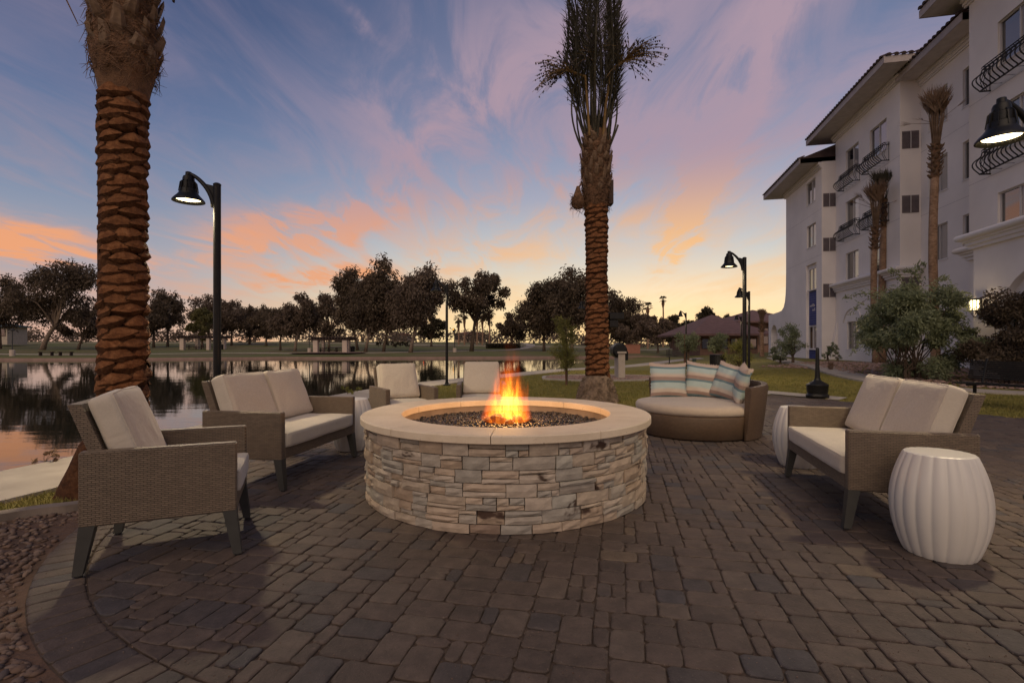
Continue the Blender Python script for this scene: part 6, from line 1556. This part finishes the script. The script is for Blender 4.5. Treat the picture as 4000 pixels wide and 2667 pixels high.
for k, (lb, px, top, wp, dd, kw) in enumerate(FT): far_tree(lb, px, top, wp, dd, 100+k, **kw)
# a hazy wood behind everything
nr_ = np.random.default_rng(77); C = []
for k in range(360):
    px = nr_.uniform(-500,4300); dd = nr_.uniform(128,165); x = at_depth(px,dd); z0 = gz(x,dd)+nr_.uniform(0.2,2.6); n = 60; c = np.array([x,dd,z0]); C.append(c+nr_.normal(size=(n,3))*np.array([1.7,1.2,1.0]))
C = np.concatenate(C); V,Q = leaf_quads(C, nr_.normal(size=C.shape), 0.9, 0.45, nr_)
tag(kind(link('distant_scrub', np_mesh('distant_scrub', V, Q, MAT['euc_b'])), 'stuff'), 'distant band of scrub and low trees along the horizon', 'trees')

# pavilions
def pavilion(label, px0, px1, top, base, dd, cols):
    x0, x1 = at_depth(px0,dd), at_depth(px1,dd); xm = (x0+x1)/2; z0 = H-(base-YH)/F*dd; hh = (base-top)/F*dd; t = thing('picnic_pavilion', label, 'pavilion', (xm,dd,z0))
    for (pa,pb,dy) in cols: m_ = MB(); m_.box(at_depth(pa,dd)-xm,at_depth(pb,dd)-xm,dy-0.3,dy+0.3,-0.6,hh*0.80); part('column', m_, MAT['pale_column'], t)
    w_ = x1-x0
    for dy in (-0.9,1.9): m_ = MB(); m_.box(-w_/2,w_/2,dy-0.1,dy+0.1,hh*0.80,hh*0.80+0.22); part('beam', m_, MAT['dark_wood'], t)
    for k in range(13): xx = -w_/2+0.15+k*(w_-0.3)/12; m_ = MB(); m_.box(xx-0.05,xx+0.05,-1.5,2.5,hh*0.80+0.22,hh*0.80+0.38); part('rafter', m_, MAT['dark_wood'], t)
    for k in range(10): yy = -1.4+k*0.42; m_ = MB(); m_.box(-w_/2-0.1,w_/2+0.1,yy-0.03,yy+0.03,hh*0.80+0.38,hh*0.80+0.46); part('purlin', m_, MAT['dark_wood'], t)
    return t
def picnic(label, px, base, dd):
    x = at_depth(px,dd); t = thing('picnic_table', label, 'picnic table', (x,dd,H-(base-YH)/F*dd), 0, 'picnic tables under the pavilions')
    m_ = MB(); m_.box(-0.9,0.9,-0.36,0.36,0.70,0.76); part('table_top', m_, MAT['dark_wood'], t)
    for s in (-1,1): m_ = MB(); m_.box(-0.9,0.9,s*0.72-0.13,s*0.72+0.13,0.40,0.45); part('bench_seat', m_, MAT['dark_wood'], t)
    for s in (-0.6,0.6): m_ = MB(); m_.box(s-0.05,s+0.05,-0.7,0.7,0.34,0.40); m_.box(s-0.05,s+0.05,-0.06,0.06,-0.3,0.70); part('leg', m_, MAT['dark_wood'], t)
pavilion('smaller open picnic pavilion across the lake behind the tall lamp post', 710, 872, 1311, 1366, 86, [(718,733,-0.8),(740,752,1.8),(821,832,-0.8),(846,857,1.8)])
pavilion('larger open picnic pavilion with two thick pale columns across the lake', 1227, 1372, 1315, 1387, 68, [(1235,1252,-0.8),(1347,1365,-0.8),(1240,1248,1.8),(1343,1350,1.8)])
picnic('dark picnic table under the smaller pavilion, left one', 752, 1365, 86.5); picnic('dark picnic table under the smaller pavilion, right one', 800, 1365, 86.5)
picnic('dark picnic table under the larger pavilion, left one', 1270, 1380, 69); picnic('dark picnic table in the middle under the larger pavilion', 1300, 1379, 70); picnic('dark picnic table under the larger pavilion, right one', 1330, 1380, 69)
pvx = [at_depth(1170,66),at_depth(1400,66)]; sheet('pavilion_pad', [(pvx[0],62.5),(pvx[1],62.5),(pvx[1]+1,66),(pvx[1]-1,71),(pvx[0]+1,71),(pvx[0]-1,66)], gz(-25,66)+0.16, MAT['path_dirt'])
# footed park lamps, flat benches, bins, grills
def footed_lamp(label, px, base, top, dd):
    t = thing('park_lamp', label, 'lamp post', (at_depth(px,dd),dd,H-(base-YH)/F*dd)); hh = (base-top)/F*dd
    m_ = MB(); m_.lathe([(0.26,-0.3),(0.26,0.62),(0.22,0.68)], 16); part('concrete_foot', m_, MAT['pale_column'], t); m_ = MB(); m_.tube([(0,0,0.6),(0,0,hh)], 0.06, 8); part('pole', m_, MAT['leg_grey'], t)
    m_ = MB(); m_.lathe([(0.05,hh),(0.22,hh+0.04),(0.24,hh+0.14),(0.08,hh+0.2)], 12); part('lamp_head', m_, MAT['leg_grey'], t)
footed_lamp('park lamp with pale concrete foot beside the two flat benches', 48, 1390, 1292, 58); footed_lamp('park lamp with pale concrete foot left of the larger pavilion', 1209, 1378, 1297, 72); footed_lamp('park lamp with pale concrete foot near the open-crowned eucalyptus', 1776, 1378, 1292, 72)
def flat_bench(label, pa, pb, base, dd):
    xa, xb = at_depth(pa,dd), at_depth(pb,dd); xm = (xa+xb)/2; L_ = xb-xa; t = thing('flat_bench', label, 'bench', (xm,dd,H-(base-YH)/F*dd)); m_ = MB(); m_.box(-L_/2,L_/2,-0.2,0.2,0.40,0.46); part('seat', m_, MAT['dark_wood'], t)
    for s in (-1,1): m_ = MB(); m_.box(s*L_*0.38-0.05,s*L_*0.38+0.05,-0.18,0.18,-0.3,0.40); part('leg', m_, MAT['dark_wood'], t)
flat_bench('flat backless bench nearer the footed park lamp', 151, 210, 1389, 58.5); flat_bench('flat backless bench nearer the thick palm trunk', 229, 285, 1389, 58.5)
def park_bin(label, px, base, dd):
    t = thing('park_bin', label, 'trash bin', (at_depth(px,dd),dd,H-(base-YH)/F*dd)); m_ = MB(); m_.lathe([(0.26,-0.2),(0.28,0.75)], 16); part('drum', m_, MAT['black_metal'], t); m_ = MB(); m_.lathe([(0.30,0.75),(0.30,0.82),(0.18,0.92)], 16); part('lid', m_, MAT['black_metal'], t)
park_bin('dark trash drum just right of the larger pavilion', 1378, 1378, 70); park_bin('dark trash drum beside the smaller pavilion', 866, 1366, 86)
# shrubs and hedge along the park road
for k, (px, base, dd, s, lb) in enumerate([(1478,1356,98,1.1,'first dark shrub of the row under the tallest eucalyptus'),(1512,1355,100,1.2,'second dark shrub of the row under the tallest eucalyptus'),(1535,1362,94,1.3,'largest dark shrub of the row under the tallest eucalyptus'),(1565,1358,97,1.0,'fourth dark shrub of the row, near the pale forked trunk'),(1590,1362,94,1.1,'last dark shrub of the row, beside the pale forked trunk')]):
    plant('dark_shrub', lb, 'bush', at_depth(px,dd), dd, s, s*1.7, 0.1, 420, (0.30,0.14), 'conifer_leaf', 300+k, lobes=7, trunk_r=0.05, clump=0.3, droop=0.0, group='dark shrubs in the park', limb_r=0.02)
hx0, hx1 = at_depth(1898,92), at_depth(2032,92); nr_ = np.random.default_rng(9); n = 5200; C = np.column_stack([nr_.uniform(hx0,hx1,n), 92+nr_.normal(0,0.35,n), gz((hx0+hx1)/2,92)+nr_.uniform(0,1,n)**0.8*0.85]); V,Q = leaf_quads(C, nr_.normal(size=C.shape), 0.3, 0.15, nr_)
hg = thing('long_hedge', 'long low dark hedge along the park road', 'hedge', ((hx0+hx1)/2,92,gz((hx0+hx1)/2,92))); link('foliage', np_mesh('foliage', V-np.array(hg.location), Q, MAT['conifer_leaf']), hg)
m_ = MB(); m_.box(hx0-hg.location.x,hx1-hg.location.x,-0.2,0.2,-0.3,0.55); part('stems', m_, MAT['dark_wood'], hg)
# terracotta enclosure
tx0, tx1 = at_depth(2440,66), at_depth(2501,66); tr_ = thing('terracotta_enclosure', 'plain terracotta block enclosure on the far lawn right of the palm', 'enclosure', ((tx0+tx1)/2,66.5,0.05)); w_ = (tx1-tx0)/2
m_ = MB(); m_.box(-w_,w_,-0.5,-0.3,-0.4,1.10); m_.box(-w_,-w_+0.2,-0.3,1.8,-0.4,1.10); m_.box(w_-0.2,w_,-0.3,1.8,-0.4,1.10); part('wall', m_, MAT['terracotta'], tr_); m_ = MB(); m_.box(-w_-0.04,w_+0.04,-0.54,-0.26,1.10,1.16); part('coping', m_, MAT['terracotta'], tr_)

# ================================================================ DISTANT BUILDINGS, PALMS, SIGNALS
def block(name, label, px0, px1, top, base, dd, depth, wall, roof_, roofh, hip=0.3, wins=0, ov=0.6):
    x0, x1 = at_depth(px0,dd), at_depth(px1,dd); xm = (x0+x1)/2; w_ = (x1-x0)/2; z0 = H-(base-YH)/F*dd; hh = (base-top)/F*dd; t = thing(name, label, 'building', (xm,dd,z0))
    m_ = MB(); m_.box(-w_,w_,0,depth,-0.8,hh); part('wall', m_, MAT[wall], t); m_ = MB(); iw = max(0.05,w_-depth*hip)
    m_.add([(-w_-ov,-ov,hh),(w_+ov,-ov,hh),(w_+ov,depth+ov,hh),(-w_-ov,depth+ov,hh),(-w_-ov,-ov,hh+0.2),(w_+ov,-ov,hh+0.2),(w_+ov,depth+ov,hh+0.2),(-w_-ov,depth+ov,hh+0.2),(-iw,depth*0.5,hh+roofh),(iw,depth*0.5,hh+roofh)], [(3,2,1,0),(0,1,5,4),(1,2,6,5),(2,3,7,6),(3,0,4,7),(4,5,9,8),(5,6,9),(6,7,8,9),(7,4,8)]); part('roof', m_, MAT[roof_], t)
    for k in range(wins):
        xx = -w_+(k+0.5)*2*w_/wins; ww = w_/wins*0.75; m_ = MB(); m_.box(xx-ww,xx+ww,-0.06,-0.01,hh*0.30,hh*0.86); wo = part('window', m_, MAT['dark_wood'], t); m_ = MB(); m_.box(xx-ww+0.08,xx+ww-0.08,-0.075,-0.065,hh*0.33,hh*0.83); part('pane', m_, MAT['glass'], wo)
    return t
block('brown_building', 'brown low building with broad tiled roof beyond the lawn', 2735, 2960, 1312, 1384, 52, 9, 'brown_wall', 'brown_roof', 2.4, 0.5, 6, 1.4)
block('brown_building', 'taller brown tiled roof building behind the garden wall arch', 2905, 3110, 1262, 1382, 62, 9, 'brown_wall', 'brown_roof', 1.9, 0.6, 4, 1.2)
block('tan_building', 'tan low building with red roof far beyond the park', 1776, 1892, 1306, 1336, 185, 12, 'tan_wall', 'far_red_roof', 1.2, 0.3, 7)
block('park_restroom', 'grey park building with a dark blue roof at far left', -70, 28, 1278, 1328, 96, 4, 'grill_stone', 'green_box', 0.8, 0.3, 2)
block('tan_building', 'pale small house glimpsed between eucalyptus trunks', 1530, 1590, 1308, 1336, 170, 8, 'tan_wall', 'far_red_roof', 0.9, 0.3, 3)
def sky_palm(label, px, top, wpx, dd, seed, r=0.22, skirt=0.9, droopy=False):
    x = at_depth(px,dd); z0 = gz(x,dd); zt = H+(YH-top)/F*dd-z0; t = thing('tall_fan_palm', label, 'palm tree', (x,dd,z0)); wr = wpx/F*dd/2; rg_ = random.Random(seed); zc = zt-wr*0.75
    m_ = MB(); m_.tube([(0,0,-0.2),(0.1,0,zc*0.5),(0.0,0,zc)], [r*1.2,r,r*0.8], 8); part('trunk', m_, MAT['fan_trunk'], t); sk = MB(); sk.lathe([(r*0.9,zc-skirt*2.2),(r*2.0,zc-skirt*1.1),(r*1.3,zc-0.1)], 10); part('leaf_skirt', sk, MAT['fibre'], t)
    f_ = MB()
    for k in range(22):
        a = rg_.uniform(0,6.28); el = rg_.uniform(-0.45,1.2) if not droopy else rg_.uniform(-1.1,1.0); dv = Vector((math.cos(a)*math.cos(el),math.sin(a)*math.cos(el),math.sin(el))); b = Vector((0,0,zc))+dv*wr*0.5; f_.tube([(0,0,zc),b],[0.03,0.02],3,False); sd_ = dv.cross(Vector((0,0,1))).normalized(); up_ = sd_.cross(dv)
        for j in range(11):
            q = -1.25+2.5*j/10; e = b+(dv*math.cos(q)+sd_*math.sin(q))*wr*0.55*rg_.uniform(.8,1.1)-Vector((0,0,0.14*wr)); wv = (dv*-math.sin(q)+sd_*math.cos(q))*wr*0.05; mm = b.lerp(e,.55); f_.add([b,mm-wv,e,mm+wv],[(0,1,2,3)])
    part('crown', f_, MAT['conifer_leaf'], t)
sky_palm('tall fan palm on the skyline, the shorter of two', 2530, 1180, 50, 120, 1); sky_palm('tall slender fan palm on the skyline, the taller of two', 2590, 1156, 38, 125, 2, 0.2)
for k,(px,top,lb) in enumerate([(1791,1226,'first thin palm in front of the tan red-roofed building'),(1814,1212,'second thin palm in front of the tan red-roofed building'),(1863,1220,'third thin palm of the row before the tan building'),(1884,1214,'fourth thin palm of the row before the tan building'),(1911,1208,'last thin palm of the row before the tan building')]): sky_palm(lb, px, top, 46, 112, 10+k, 0.16, 1.3, True)
sky_palm('stout palm crown among the dark trees below the skyline palms', 2622, 1236, 60, 100, 30, 0.25, 0.6, True)
def signal(label, px, top, dd, mat):
    x = at_depth(px,dd); z0 = gz(x,dd); t = thing('traffic_signal', label, 'traffic light', (x,dd,z0)); hh = H+(YH-top)/F*dd-z0; m_ = MB(); m_.tube([(0.3,0.2,0),(0.3,0.2,hh+0.4)], 0.09, 8); part('pole', m_, MAT['leg_grey'], t); m_ = MB(); m_.bbox(-0.22,0.22,-0.15,0.15,hh-0.9,hh+0.35,0.03); part('housing', m_, MAT['black_metal'], t)
    m_ = MB(); m_.lathe([(0.0,0.0),(0.17,0.0)], 14, cap=False, M=Matrix.Translation((0,-0.16,hh))@Matrix.Rotation(PI/2,4,'X')); part('lens', m_, MAT[mat], t)
signal('distant traffic signal glowing amber left of the tan building', 1771, 1287, 150, 'signal_amber'); signal('distant traffic signal glowing red under the forked eucalyptus', 1655, 1315, 155, 'signal_red')
